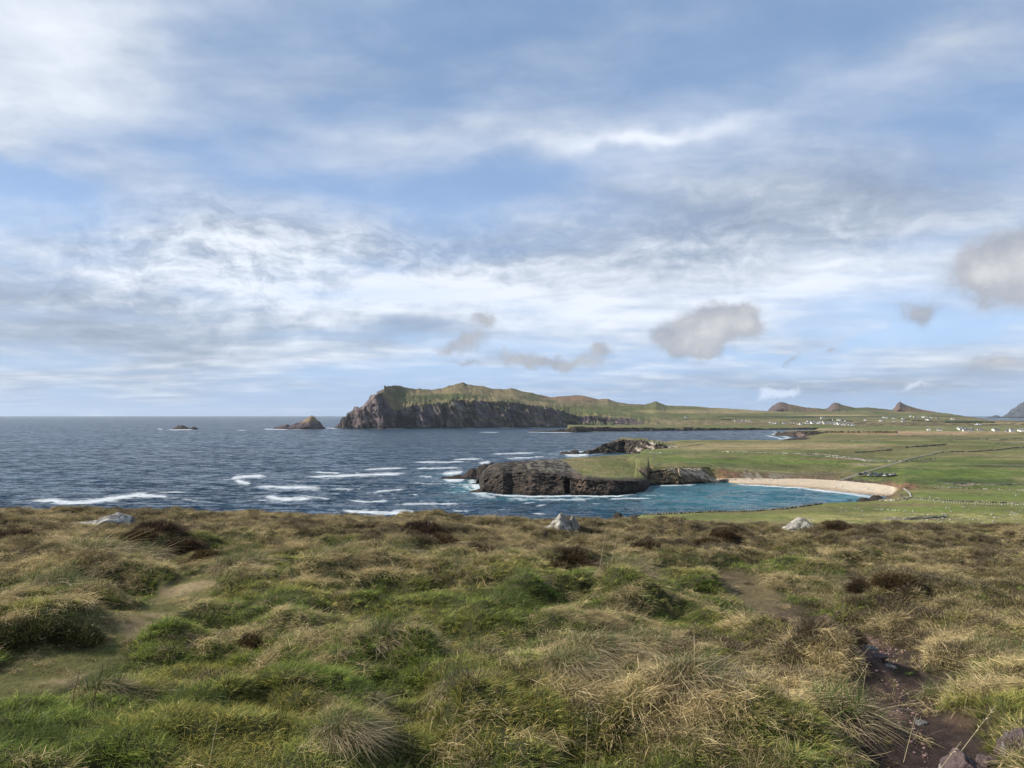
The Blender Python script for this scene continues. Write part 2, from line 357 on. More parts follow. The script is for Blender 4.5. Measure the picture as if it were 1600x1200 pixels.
# ---- far headland, moor and plain -------------------------------------------------
ridge = [(520,669),(526,668),(530,664),(533,655),(538,653),(545,645),(548,643),(552,637),(560,636),(568,635),(570,629),(575,622),(580,618),(586,615),(590,611),(597,609),(600,604),(606,604),(615,602),(625,603),(638,607),(650,608),(655,607),(675,609),(690,607),(700,603),(708,602),(712,599),(720,598),(724,597.5),(728,600),(740,602),(755,603),(770,607),(790,608.5),(798,607),(805,608),(815,611),(840,616),(860,620),(880,619),(905,618),(920,619.5),(935,624),(950,623),(965,628.5),(985,631),(1008,632),(1018,629.5),(1025,627),(1032,630.5),(1042,634),(1080,635),(1130,638),(1180,641),(1200,643),(1300,643),(1350,641),(1400,643),(1440,644),(1480,646),(1500,649.5),(1520,652.5),(1536,655),(1545,656.5),(1600,657.5),(1760,657.5)]
def far_land():
    px = np.concatenate([np.arange(522, 1040, 0.9), np.arange(1040, 1760, 2.0)])
    jag = (fb2(px*0.16, px*0, 4, 3)-.5)*np.interp(px, [522,530,600,625,1100,1760], [1,6.0,5.0,1.6,0.8,0.5])
    foot = cz(px, [(520,669.2,0),(560,669.6,0),(600,669.6,0),(650,669.2,0),(700,668.8,0),(760,668.2,0),(880,667.4,0),(900,667.2,0),(960,667,0),(1040,666.5,3),(1200,666,6),(1760,665.5,8)])
    foot[0] = foot[0]+np.interp(px, [522,535,550,560,610,700,1760], [90,40,10,0,-25,0,0])
    top_py = ip(px, [(520,669),(526,668),(530,665.5),(535,657),(545,649),(552,642),(568,639),(575,630),(582,622),(590,616),(597,614),(603,622),(610,636),(617,641),(628,640),(640,634),(655,631),(690,630),(705,624.5),(750,627),(800,629),(850,635),(880,641),(890,647),(900,650),(950,651.5),(985,654),(1005,659),(1030,662.5),(1100,662),(1300,661.5),(1760,661.5)])
    top_Y = foot[0]+np.interp(px, [520,560,700,880,960,1010,1060,1760], [20,60,70,70,90,150,200,250])
    top_Y = smo(top_Y, 6)
    top_py = top_py+(fb2(px*.12, px*0, 5, 33)-.5)*np.interp(px, [522,600,640,1000,1760], [2,2,5,3,.6])
    topc = [top_Y, Z_of(top_py, top_Y)]
    rY = foot[0]+np.interp(px, [520,560,597,615,720,800,900,1000,1100,1200,1400,1480,1545,1760], [40,110,130,230,420,480,750,1000,1200,1500,1500,1100,600,500])
    rY = smo(rY, 10)
    rpy = smo(ip(px, ridge), 2)+jag
    teeth = ((px*.21+fb2(px*.1,px*0,2,6)*2) % 1.0)*2.2+((px*.085) % 1.0)*3.4-2.4
    rpy = rpy+teeth*sstep(528,540,px)*(1-sstep(600,612,px)); top_py = np.where(px < 600, np.maximum(top_py, rpy+1), top_py); topc = [top_Y, Z_of(top_py, top_Y)]
    rc = [rY, Z_of(rpy, rY)]
    m1Y = top_Y*0.5+rY*0.5; mp = np.minimum(top_py, ip(px, ridge)*0.52+top_py*0.48)
    mid = [smo(m1Y, 14), smo(Z_of(mp, m1Y), 14)]
    base = [foot[0]-15, foot[1]-12]
    back = [rY+250, np.minimum(rc[1]*0.6, rc[1]-10)]
    back2 = [rY+900, np.full_like(px, -15.)]
    def col(PX, PY, X, Y, Z, T):
        n = fb2(X*0.006, Y*0.006, 6, 50, .58); n2 = fb2(X*0.028+Z*.012, Z*0.010+Y*.01, 6, 60, .6); n3 = fb2(X*.03, Z*.06, 4, 64)
        ng = fb2(X*.016+Z*.004, Z*.006, 5, 63, .6); rock = PROCK*(0.50+0.95*n2[..., None])*(.25+.9*sstep(.36,.56,ng)[..., None])  # gully noise darkens the rock colour to paint shadowed gullies
        rock = mixc(rock, np.array((.17,.14,.13)), sstep(.56, .74, fb2(X*.05+Z*.02, Z*.012, 4, 66)))
        rock = mixc(rock, np.array((.10,.11,.05)), sstep(.52, .68, n3)*sstep(640, 780, PX)*0.8)
        g = mixc(np.array((.085,.092,.038))*np.ones(PX.shape+(1,)), TAN*.66, sstep(.40, .60, n+ell(PX,PY,760,612,90,9)*.25+ell(PX,PY,930,625,70,9)*.35-ell(PX,PY,860,622,60,7)*.2-ell(PX,PY,640,612,40,8)*.10+.12)*.9)
        g = g*(.7+.6*fb2(X*.03,Y*.02,4,52)[...,None])
        g = mixc(g, DGREEN, ell(PX,PY,705,620,55,4.5)*.85); g = mixc(g, RUST*1.2, ell(PX,PY,900,621,50,5)*.8)
        g = mixc(g, GREEN*.9, ell(PX,PY,960,640,150,7)*.75); g = mixc(g, GREEN*.9, ell(PX,PY,1250,650,330,7)*.6)
        g = mixc(g, TAN*.9, ell(PX,PY,1120,643,120,3)*.8); g = mixc(g, DGREEN*.7, ell(PX,PY,1260,651.5,120,2)*.9)
        g = mixc(g, TAN*1.1, ell(PX,PY,1300,649,60,1.2)*.9); g = mixc(g, DGREEN*.6, ell(PX,PY,1515,659,40,1.6)*.95)
        g = mixc(g, TAN*1.15, ell(PX,PY,1590,661,60,1.3)*.8); g = mixc(g, OLIVE, ell(PX,PY,1330,654,200,3)*.4)
        stripes = vn2(PX*0.03+PY*.9, PY*0.9, 77); g = mixc(g, g*.62, sstep(.62,.8,stripes)*sstep(1000,1100,PX)*sstep(646,650,PY))
        isr = np.where(T < 2.0, 1.0, 0.0)*sstep(2.12, 1.95, T+(n3-.5)*.3)*(1-sstep(985, 1015, PX))
        left = 1-sstep(592, 604, PX+(n3-.5)*16+(PY-610)*.35); isr = np.maximum(isr, left)
        tor = sstep(.0, 2.2, 2.2-(PY-ip(PX, ridge)))*sstep(.5,.62,n3)*(T > 2.5); isr = np.maximum(isr, tor*sstep(1100,1000,PX)*.8)
        grassy = ell(PX,PY,660,629,60,9)*sstep(.38,.52,n3); isr = isr*(1-grassy*.85*(PX>604))
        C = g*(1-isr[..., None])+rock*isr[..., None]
        scree = sstep(9,2,Z)*isr; C = mixc(C, DROCK*.6, scree)
        return C
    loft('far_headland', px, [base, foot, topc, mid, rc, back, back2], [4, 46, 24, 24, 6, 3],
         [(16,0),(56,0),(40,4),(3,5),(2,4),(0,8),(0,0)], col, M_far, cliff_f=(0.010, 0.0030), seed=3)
far_land()

def sisters():
    px = np.arange(1185, 1552, 1.0)
    r = ip(px, [(1185,648),(1196,645),(1200,641),(1204,637),(1207,634),(1215,629.5),(1222,628),(1228,630),(1235,632),(1260,636.5),(1290,639),(1294,637),(1300,631),(1305,629),(1310,630),(1315,632),(1335,637.5),(1355,636.6),(1370,638),(1394,640.5),(1398,637),(1402,631),(1406,628),(1410,630),(1415,632.5),(1440,640),(1470,645),(1500,649),(1552,657)])
    r = r+(fb2(px*.3, px*0, 3, 8)-.5)*1.0
    Y0 = np.full_like(px, 5600.)+0*px
    c1 = [Y0, np.full_like(px, -10.)]; c2 = [Y0+60, np.maximum(Z_of(r+3.5, Y0+60)*.75, 2)]; c3 = [Y0+320, Z_of(r, Y0+320)]; c4 = [Y0+1000, np.full_like(px, -10.)]
    def col(PX, PY, X, Y, Z, T):
        n = fb2(X*.008, Y*.008+Z*.02, 4, 12)
        C = mixc(GREEN*.8*np.ones(PX.shape+(1,)), HEATH, sstep(.4,.6,n))
        for a, b in ((1198,1250),(1292,1312),(1395,1425)): C = mixc(C, PROCK*1.1, sstep(a-4,a+2,PX)*(1-sstep(a+8,b,PX+(n-.5)*20)))
        return mixc(C, RUST, ell(PX,PY,1245,634,25,4)*.6+ell(PX,PY,1440,640,40,5)*.7)
    loft('distant_hills', px, [c1, c2, c3, c4], [10, 26, 8], [(0,0),(20,4),(10,3),(0,0)], col, M_far, cliff_f=(.009,.004), seed=20)
sisters()

def platform_coast():
    px = np.arange(826, 1300, 1.0)
    foot = cz(px, [(826,674.2,0),(900,675.2,0),(960,674,0),(1050,673,0),(1150,672.2,0),(1215,671.4,0),(1300,671,0)])
    topy = ip(px, [(826,674.2),(830,673.4),(838,672.8),(842,674),(850,672.4),(856,672.8),(870,671.2),(885,670),(890,667.8),(897,666.4),(910,666.6),(925,668),(950,667),(960,668.2),(975,668),(1000,668.6),(1015,667.5),(1025,669),(1060,668),(1100,668.6),(1200,669.2),(1260,668.6),(1300,668.6)])+(fb2(px*.25,px*0,3,5)-.5)*1.1
    tY = foot[0]+14; top = [tY, Z_of(topy, tY)]
    b1 = [tY+np.interp(px,[826,885,892,1300],[20,30,200,200]), np.where(px < 887, 0, Z_of(ip(px,[(826,672),(892,666.2),(930,667),(1300,667)]), tY+200))]
    b2 = [np.full_like(px, 3560.), np.where(px < 887, -8, Z_of(663.8, 3560.))]
    b3 = [np.full_like(px, 3900.), np.full_like(px, -8.)]
    def col(PX, PY, X, Y, Z, T):
        n = fb2(X*.03, Z*.1, 4, 12); n1 = fb2(X*.01, Y*.004, 4, 15)
        n9 = fb2(X*.05+Z*.02, Z*.05, 5, 14, .6); rock = mixc(DROCK*(0.3+1.4*n9[..., None]), TAN*.6, sstep(.5,.62,n9+ell(PX,PY,905,669,18,4)*.10)*sstep(3.5,8,Z)*.8)
        g = mixc(GREEN*np.ones(PX.shape+(1,)), OLIVE, sstep(.4,.6,n1)); g = mixc(g, TAN*.8, sstep(.62,.7,fb2(X*.004,Y*.012,3,19)))
        t = sstep(2.02, 2.1, T); return rock*(1-t[..., None])+g*t[..., None]
    loft('bay_shore', px, [[foot[0]-6, foot[1]-6], foot, top, b1, b2, b3], [2, 12, 10, 14, 3], [(5,0),(14,0),(12,2.0),(0,1.5),(0,1),(0,0)], col, M_far, cliff_f=(.03,.03), seed=40)
platform_coast()

def small_point():
    px = np.arange(1204, 1400, 1.0)
    foot = cz(px, [(1204,680.5,0),(1215,681,0),(1240,682.5,0),(1290,683,0),(1400,683,0)])
    topy = ip(px, [(1204,680.5),(1210,679.5),(1214,674.5),(1217,674),(1220,677),(1226,674.5),(1240,673.4),(1255,673.8),(1275,673.4),(1282,674.5),(1290,674),(1310,673.5),(1400,674)])+(fb2(px*.3,px*0,3,5)-.5)*1.2
    tY = foot[0]+12; top = [tY, Z_of(topy, tY)]
    b1 = [tY+90, top[1]*np.interp(px,[1204,1230,1260],[.3,1,1])]; b2 = [tY+230, np.interp(px,[1204,1240,1290,1400],[-6,-6,14,14])]
    def col(PX, PY, X, Y, Z, T):
        n = fb2(X*.05, Z*.12, 4, 12); rock = mixc(DROCK*(0.5+n[..., None]), np.array((.2,.15,.12)), sstep(.5,.65,n))
        t = sstep(1.95, 2.2, T); t = np.maximum(t, sstep(1280,1310,PX)); g = mixc(OLIVE*np.ones(PX.shape+(1,)), TAN*.9, sstep(.4,.6,n)*.6)
        return rock*(1-t[..., None])+g*t[..., None]
    loft('rocky_point', px, [[foot[0]-6, foot[1]-6], foot, top, b1, b2], [2, 14, 8, 6], [(3,0),(6,0),(5,1),(0,1),(0,0)], col, M_mid, cliff_f=(.04,.03), seed=44)
small_point()

def second_head():
    px = np.arange(903, 1064, 0.7)
    foot = cz(px, [(903,708.6,0),(920,709,0),(950,708,0),(975,706.5,0),(990,706.5,2),(1010,704.5,6),(1030,702.5,9),(1064,700,12)])
    topy = ip(px, [(903,708.4),(912,705),(920,702.6),(925,703.5),(932,700.5),(938,698),(942,694.5),(950,693.5),(957,690.5),(965,688.5),(972,687.2),(980,687),(1000,688),(1015,690.5),(1030,693),(1045,696),(1064,699)])+(fb2(px*.35,px*0,3,5)-.5)*1.6
    tY = foot[0]+np.interp(px,[903,950,1064],[12,24,18]); top = [tY, Z_of(topy, tY)]
    b1 = [tY+np.interp(px,[903,950,1064],[10,90,120]), top[1]*np.interp(px,[903,945,970],[.2,.75,1.0])]; b2 = [b1[0]+70, np.interp(px,[903,1020,1064],[-6,-6,10])]
    def col(PX, PY, X, Y, Z, T):
        n = fb2(X*.06, Z*.15+X*.03, 5, 12); rock = DROCK*(0.5+1.1*n[..., None])
        rock = mixc(rock, TAN*.55, sstep(.55,.66,n)*sstep(935,960,PX)*.8)
        rock = mixc(rock, PALE, sstep(992,1003,PX+(PY-697)*1.2)*sstep(.38,.55,fb2(X*.12+Z*.1,Z*.1,4,9)))
        t = np.maximum(sstep(1.98, 2.15, T)*sstep(955,985,PX), 0); g = mixc(GREEN*np.ones(PX.shape+(1,)), TAN*.7, sstep(.4,.6,n))
        return rock*(1-t[..., None])+g*t[..., None]
    loft('second_headland', px, [[foot[0]-6, foot[1]-6], foot, top, b1, b2], [2, 34, 10, 6], [(3,0),(13,0),(12,2.5),(2,2),(0,0)], col, M_mid, cliff_f=(.045,.03), seed=48)
second_head()

# ---- peninsula, beach and the fields behind ----------------------------------------
def main_land():
    px = np.concatenate([np.arange(744, 1130, 0.62), np.arange(1130, 1440, 1.0), np.arange(1440, 1770, 1.8)])
    foot = cz(px, [(744,750,0),(748,754,0),(751,764,0),(756,768,0),(770,769.5,0),(786,772.8,0),(800,771.5,0),(830,774,0),(860,773.4,0),(905,773.2,0),(960,773.6,0),(990,771,0),(1004,768,0),(1010,765,0),(1015,757.5,0),(1030,757,0),(1060,757,0),(1100,754.4,0),(1130,753.2,0),(1170,757,0),(1200,758.5,0),(1250,761.5,0),(1300,767,0),(1340,771.2,0),(1375,774.5,0),(1400,775,0),(1420,773,2),(1440,771,4),(1600,771,4),(1770,771,4)])
    ct = [(744,757),(750,752),(756,748),(765,745),(780,741),(800,738),(820,737),(860,739),(880,743),(900,748),(920,749),(950,750),(1000,752),(1008,757),(1012,756),(1016,737),(1030,733),(1060,731.5),(1095,732),(1102,738),(1112,746),(1125,750.5)]
    bY = foot[0]+np.interp(px, [744,750,770,800,870,890,905,1010,1016,1100,1125], [2,8,18,27,25,14,9,8,8,10,3])
    bpy = ip(px, ct); brow_a = [bY, Z_of(bpy, bY)]
    bb = cz(px, [(1100,748,3),(1130,748.5,3),(1200,748.5,3),(1250,748.8,3),(1300,750.5,3.2),(1330,752.5,3.5),(1370,757,4),(1390,760,4),(1402,764,4),(1412,766,6),(1440,765.5,8),(1600,765.5,8),(1770,765.5,8)])
    w = sstep(1108, 1130, px); brow = [brow_a[0]*(1-w)+bb[0]*w, brow_a[1]*(1-w)+bb[1]*w]
    t2y = ip(px, [(744,756.5),(750,748),(756,742),(764,736),(775,731),(800,727.5),(830,727),(860,730),(880,735),(900,741),(910,745),(920,746.5),(950,748),(1000,750),(1008,756),(1012,754),(1016,732),(1030,730),(1060,728.5),(1100,728.8),(1120,731),(1150,734),(1200,738),(1250,743),(1300,745),(1340,748.5),(1360,750),(1380,752),(1420,754),(1440,757),(1600,759),(1770,759)])
    t2Y = brow[0]+np.interp(px, [744,748,760,800,860,900,920,1000,1010,1016,1100,1130,1380,1440], [2,6,14,26,30,26,16,16,4,5,8,14,10,20])
    t2 = [t2Y, Z_of(t2y, t2Y)]
    bk = cz(px, [(744,755.5,.5),(750,743,6),(756,734,11),(764,728,14.5),(775,724,16.5),(790,721.8,17.8),(830,719,18.8),(860,717.4,19),(880,716.6,19),(930,713.2,18.5),(960,711.4,18),(1000,708.8,17.5),(1020,707.6,17.5),(1100,706,17),(1200,708.8,17),(1260,710.5,17),(1300,712.5,16.5),(1340,716,16),(1400,721,15),(1440,722,15),(1600,722,16),(1770,722,16)])
    gw = sstep(990, 995, px)*(1-sstep(1010, 1014, px))
    def lerp(a, b, t): return [a[0]*(1-t)+b[0]*t, a[1]*(1-t)+b[1]*t]
    cleft = np.minimum(ip(px, [(980,727),(990,728),(994,731),(1000,738),(1004,743),(1010,750),(1014,755),(1018,760),(1030,760)]), t2y-.5)
    gAY = t2[0]+np.interp(px, [990,994,1000,1010,1018], [70,52,24,6,1]); gA = [gAY, Z_of(cleft, gAY)]
    gB = [gAY+7, gA[1]-.5-10.5*sstep(994, 1003, px)]; gCY = np.maximum(gAY+20, 668.); gC = [gCY, np.maximum(Z_of(729.5, gCY), t2[1]+.3)]; gwC = sstep(990, 995, px)*(1-sstep(1013, 1016, px))
    A0, B0, C0 = lerp(t2, bk, .1), lerp(t2, bk, .16), lerp(t2, bk, .24)
    wN = sstep(1006, 1011, px)*(1-sstep(1026, 1036, px))
    A0, B0, C0 = [lerp(q, [t2[0]+k, (np.maximum(t2[1], np.where(px > 1009, 14.0, 0)) if k > 5 else t2[1])+e], wN) for q, k, e in ((A0, 1.5, .05), (B0, 3., .1), (C0, 7., .25))]
    gA = lerp(A0, gA, gw); gB = lerp(B0, gB, gw); gC = lerp(C0, gC, gwC)
    ml = 0.6; md = [(t2[0]*(1-ml)+bk[0]*ml), t2[1]*(1-ml)+bk[1]*ml]; wg = sstep(984, 990, px)*(1-sstep(1020, 1030, px)); md = [md[0]*(1-wg)+(690*(1-ml)+bk[0]*ml)*wg, md[1]*(1-wg)+(14.5*(1-ml)+bk[1]*ml+.6)*wg]; md = [smo(md[0], 12), smo(md[1], 12)]; md[0] = np.maximum(md[0], gC[0]+8)
    md[1] = md[1]+np.interp(px, [744,760,860,1010,1100,1200,1300,1400,1770], [0,.6,.9,.8,.4,.9,.6,.3,.3])
    def land(pts, sea_dY, sea_z, a=1000, b=1014, base=bk):
        c = cz(px, pts); w = sstep(a, b, px); s = [base[0]+sea_dY, np.full_like(px, sea_z)]
        return [s[0]*(1-w)+c[0]*w, s[1]*(1-w)+c[1]*w]
    c5 = land([(1000,703,8),(1014,702.5,8.5),(1040,700.5,11),(1070,699,14),(1100,698,17),(1200,700,17),(1300,703,17),(1440,708,17),(1600,708,18),(1770,708,18)], 12, -4, 988, 1010)
    c6 = land([(1000,694,9),(1020,692,11),(1050,689,15),(1080,687.6,17.5),(1200,687.8,18.5),(1260,687.5,19),(1320,688,20),(1770,690,22)], 60, -6, 988, 1010)
    w = sstep(1225, 1300, px)
    f7 = cY(px, [(1000,677,2100),(1300,677.5,2000),(1500,678,2000),(1770,678,2000)]); c7 = [(c6[0]+30)*(1-w)+f7[0]*w, -5*(1-w)+f7[1]*w]
    f8 = cY(px, [(1000,666,3500),(1770,665,3450)]); c8 = [(c6[0]+200)*(1-w)+f8[0]*w, -8*(1-w)+f8[1]*w]
    base = [foot[0]-5, foot[1]-5]
    def notch(PX, Y, Z, T):
        wv = (vn2(T*6, PX*.05, 5)-.5)*3; k = sstep(881.5, 883, PX+wv)*(1-sstep(889.5, 891.5, PX+wv*.6))*sstep(2.1, 1.5, T+wv*.1)*(T > .5)
        k2 = sstep(1007,1012,PX)*(1-sstep(1015,1018,PX))*(T < 2.2)*.0
        k3 = sstep(1060, 1061.5, PX+(T-1)*6)*(1-sstep(1063,1064.5,PX+(T-1)*6))*(T<2)*(T>.8)*.35
        return Y+k*14+k2*10+k3*8
    def col(PX, PY, X, Y, Z, T):
        n = fb2(X*.08, Z*.25+Y*.02, 5, 12); n2 = fb2(X*.3, Y*.1+Z*.5, 4, 15); nf = fb2(X*.012, Y*.012, 5, 17); ns = fb2(X*.25+Z*.1, Z*.12, 4, 18)
        # field colours
        C = GREEN*np.ones(PX.shape+(1,))
        C = mixc(C, OLIVE, sstep(.42,.62,nf)*.7)
        C = mixc(C, BGREEN, ell(PX,PY,1200,719,150,7)*.8); C = mixc(C, BGREEN*.85, ell(PX,PY,1380,729,60,5)*.6)
        C = mixc(C, GREEN*1.05+np.array((.02,.01,0)), ell(PX,PY,950,733,60,14)*.5)
        C = mixc(C, DGREEN, ell(PX,PY,1150,730,130,6)*.45+ell(PX,PY,1120,716,45,4)*.4)
        C = mixc(C, BGREEN*.95, ell(PX,PY,1500,735,110,14)*.8); C = mixc(C, DGREEN*.9, ell(PX,PY,1560,727,70,5)*.8+ell(PX,PY,1500,752,110,5)*.7+ell(PX,PY,1360,736,30,4)*.5)
        C = mixc(C, DGREEN*1.15, ell(PX,PY,1410,733,40,5)*.5)
        # strips of rough pasture, read along the slope
        C = mixc(C, TAN*.95, ell(PX,PY,1180,698,190,5.5)*.75); C = mixc(C, TAN, ell(PX,PY,1290,697,110,3.5)*.8)
        C = mixc(C, GREEN*.9, ell(PX,PY,1260,709,130,1.7)*.7+ell(PX,PY,1100,690,140,1.8)*.5)
        C = mixc(C, OLIVE*.8, ell(PX,PY,1350,709,130,4)*.6+ell(PX,PY,1440,702,150,5)*.4)
        C = mixc(C, HEATH*1.2, ell(PX,PY,1310,717,70,2.0)*.85); C = mixc(C, HEATH*1.1, ell(PX,PY,1350,684,180,2.4)*.5)
        C = mixc(C, RUST*1.9, ell(PX,PY,1420,677,150,2.4)*.85); C = mixc(C, TAN*1.05, ell(PX,PY,1450,674.5,160,1.2)*.7+ell(PX,PY,1590,690,30,1)*.9+ell(PX,PY,1590,698,40,1.5)*.4)
        C = mixc(C, OLIVE*.75, ell(PX,PY,1540,684,100,3)*.6); C = mixc(C, GREEN*.85, ell(PX,PY,1330,671,140,2)*.6)
        C = mixc(C, TAN*.95, ell(PX,PY,1290,670.5,50,1.2)*.7)
        C = mixc(C, np.array((.22,.17,.14)), ell(PX,PY,1508,756.5,14,2.6)*.9)
        st = vn2(X*.004+PY*.35, PY*.55, 81); TT = np.where(T > 7, T-3, np.minimum(T, 4)); nq = fb2(X*.045, Y*.03, 5, 83, .6); C = C*(.66+.78*nq[..., None]); C = mixc(C, TAN*.85, sstep(.50,.70,fb2(X*.02+7, Y*.016, 5, 84, .6))*.55); C = mixc(C, C*.65, sstep(.64,.8,st)*.6*(TT > 4)); C = mixc(C, TAN*.8, sstep(.68,.82,vn2(X*.003-PY*.2, PY*.5, 91))*.45*(TT > 4))
        fence = ell(PX,PY,1250,742,130,3.4); C = mixc(C, HEATH*.9, fence*.6*(T > 2))
        # rock of the peninsula
        pen = 1-sstep(0, 3, PX-np.interp(PY, [700,727,731,738,743,750,755,762,800], [1008,992,994,1000,1004,1010,1014,1018,1018]))
        nr = fb2(X*.22+Z*.3, Z*.5-X*.1, 5, 13, .62); rock = DROCK*(0.15+1.3*nr[..., None]); rock = mixc(rock, BROCK*.8, sstep(.50,.66,n2)*.55)
        rock = mixc(rock, BROCK*1.25, sstep(892,896,PX)*(1-sstep(912,918,PX))*sstep(768,760,PY)*.75)
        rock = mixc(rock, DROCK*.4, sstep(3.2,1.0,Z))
        lich = mixc(rock, LICH, sstep(.42,.62,n2)*.7)
        tl = ell(PX,PY,868,726,48,11)*.9+.15*ell(PX,PY,810,730,50,14); rock = mixc(rock, lich, np.clip(tl,0,1)) if False else rock*(1-np.clip(tl,0,1)[...,None])+lich*np.clip(tl,0,1)[...,None]
        edge = ip(PX, [(700,790),(868,790),(874,716),(885,724),(897,736),(908,744),(925,746.5),(960,748.5),(1000,748),(1010,752),(1020,780)])
        edge = np.interp(PX, [700,866,872,885,897,908,925,960,1000,1010,1016], [600,600,716,722,733,742,745,747.5,747,750,752])
        gmask = sstep(2.5,-2.5, (PY-edge)+(n2-.5)*5)*(T > 1.7)
        Cp = rock*(1-gmask[..., None])+C*gmask[..., None]
        # cove cliff and beach banks
        cl = mixc(BROCK*(0.5+1.0*ns[..., None]), TAN*.9, sstep(.5,.68,ns)*.7); cl = mixc(cl, OLIVE*.9, sstep(.52,.7,n)*ell(PX,PY,1050,740,40,12)*.8)
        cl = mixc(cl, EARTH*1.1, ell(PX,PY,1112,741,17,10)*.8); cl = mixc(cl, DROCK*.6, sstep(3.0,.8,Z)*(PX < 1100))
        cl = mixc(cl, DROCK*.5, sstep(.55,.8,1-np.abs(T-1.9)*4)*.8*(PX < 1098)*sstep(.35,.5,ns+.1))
        isc = np.where(T < 2.0, 1.0, 0.0); isc = np.maximum(isc, sstep(2.25, 1.95, T+(ns-.5)*.3)); isc = np.maximum(isc, (T > 3.98)*(T < 6.0)*(PX > 996)*(PX < 1020))
        Cc = C*(1-isc[..., None])+cl*isc[..., None]
        sandw = sstep(1095, 1128, PX-(PY-752)*4)*(T < 2.04)*(1-sstep(1392, 1404, PX))
        sand = mixc(SAND*np.ones(PX.shape+(1,)), WSAND, sstep(1.1,.2,Z)); sand = mixc(sand, WSAND*1.25, sstep(.55,.7,nf)*.3)
        bank = mixc(HEATH*np.ones(PX.shape+(1,)), PALE*.8, sstep(.45,.58,ns)*ell(PX,PY,1185,743,45,6)); bank = mixc(bank, EARTH, ell(PX,PY,1130,742,25,8)*.7)
        bank = mixc(bank, OLIVE*.6, sstep(.5,.62,ns)*.5)
        bank = mixc(bank, RUST*.95, ell(PX,PY,1408,758,28,6)*.7); bank = mixc(bank, DROCK, ell(PX,PY,1345,752,28,4)*.7)
        bk2 = (T >= 2.04)*(1-sstep(2.12,2.3,T))*sstep(1118,1130,PX)*(1-sstep(1425,1445,PX)); bk2a = ((T > 1.98)*(T < 2.9+(ns-.5)*1.2)*(T < 3.02))*sstep(1110,1125,PX)*(1-sstep(1425,1440,PX))
        Cc = mixc(Cc, np.array((0,0,0)), np.zeros_like(PX))
        lo = (T < 2.04)*sstep(1402,1410,PX); Cc = Cc*(1-lo[...,None])+ (mixc(C, RUST*.9, ell(PX,PY,1412,760,26,6)*.7))*lo[...,None]
        Cc = Cc*(1-bk2a[..., None])+bank*bk2a[..., None]
        Cc = Cc*(1-sandw[..., None])+sand*sandw[..., None]
        bm = (T < 2.0)*(T > 0)*sstep(1110,1128,PX)*(1-sandw)*(1-sstep(1402,1410,PX)); Cc = Cc*(1-bm[..., None])+bank*bm[..., None]
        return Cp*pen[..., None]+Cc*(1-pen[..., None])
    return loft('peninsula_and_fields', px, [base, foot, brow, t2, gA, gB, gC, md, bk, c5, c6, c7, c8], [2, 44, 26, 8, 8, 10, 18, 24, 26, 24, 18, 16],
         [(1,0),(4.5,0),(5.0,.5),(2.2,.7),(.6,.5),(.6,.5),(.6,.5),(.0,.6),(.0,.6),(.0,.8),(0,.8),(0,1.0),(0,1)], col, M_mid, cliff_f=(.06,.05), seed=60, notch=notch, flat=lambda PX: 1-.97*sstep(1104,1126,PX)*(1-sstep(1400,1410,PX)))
# beach must stay smooth: sand has no outward relief
_mainfix = True
main_land()

# ------------------------------------------------------------------ foreground hill
BROW = [(-400,800),(0,803),(400,809),(600,814),(850,819),(1000,821),(1200,826),(1600,833),(2100,839)]
PATHS = [([(-60,1075),(40,1040),(130,1010),(210,975),(265,945),(305,920),(330,902)], 0.34),
         ([(1150,893),(1180,925),(1205,950),(1290,985),(1360,1005),(1395,1060),(1405,1110),(1440,1165),(1480,1230)], 0.44)]
def zbase(X, Y):
    pxx = 800+F*X/np.maximum(Y, .3)
    s = -slope(np.interp(pxx, [b[0] for b in BROW], [b[1] for b in BROW]))-.0769
    return EYE-(1.6+s*Y+.004*np.maximum(0, Y-16)**2)
def fpt(px, py):      # point of the smooth hill under a pixel
    Y = np.geomspace(1.5, 40, 1500); X = U(px)*Y*1.0; Z = zbase(X, Y)
    _, q = project(X, Y, Z); k = np.where(q <= py)[0]
    k = k[0] if len(k) else int(np.argmin(q)); 
    u = (px-800)/F; v = (600-py)/F; y = Y[k]; x = y*u/(math.cos(P)-v*math.sin(P)); return float(x), float(y)
BUMPS = [(245,862,.7,.26),(60,975,.85,.30),(0,940,.6,.22),(300,1100,.30,.20),(375,912,.9,.26),(530,912,.8,.30),(600,905,.7,.26),(660,875,1.0,.18),(572,842,.45,.12),(790,975,.42,.32),(822,942,.28,.2),
         (900,900,.9,.14),(970,940,.5,.26),(930,1060,.5,.36),(1080,1140,.45,.30),(600,1020,.36,.24),(1130,848,.6,.30),(1290,1030,.42,.32),(1310,1120,.32,.22),(1310,845,.7,.26),(1200,990,.4,.2),
         (150,905,.8,.22),(100,945,.5,.2),(480,990,.5,.2),(720,900,.8,.25),(1220,870,.5,.2),(1350,880,.8,.2),(1450,960,.7,.2),(1550,890,.9,.2),(1400,950,.6,.2),(160,1070,.35,.2),(560,1150,.3,.2),(750,1120,.3,.2),(850,1010,.3,.2),(0,1130,.4,.2),(1170,1050,.3,.18)]
BW = [fpt(b[0], b[1])+(b[2], b[3]) for b in BUMPS]
PW = [(np.array([fpt(*p) for p in pts]), w) for pts, w in PATHS]
def pathdist(X, Y, k):
    pts, w = PW[k]; d = np.full(np.shape(X), 1e9)
    for (a, b) in zip(pts[:-1], pts[1:]):
        ab = b-a; t = np.clip(((X-a[0])*ab[0]+(Y-a[1])*ab[1])/(ab@ab), 0, 1)
        d = np.minimum(d, np.hypot(X-a[0]-t*ab[0], Y-a[1]-t*ab[1]))
    return d/w
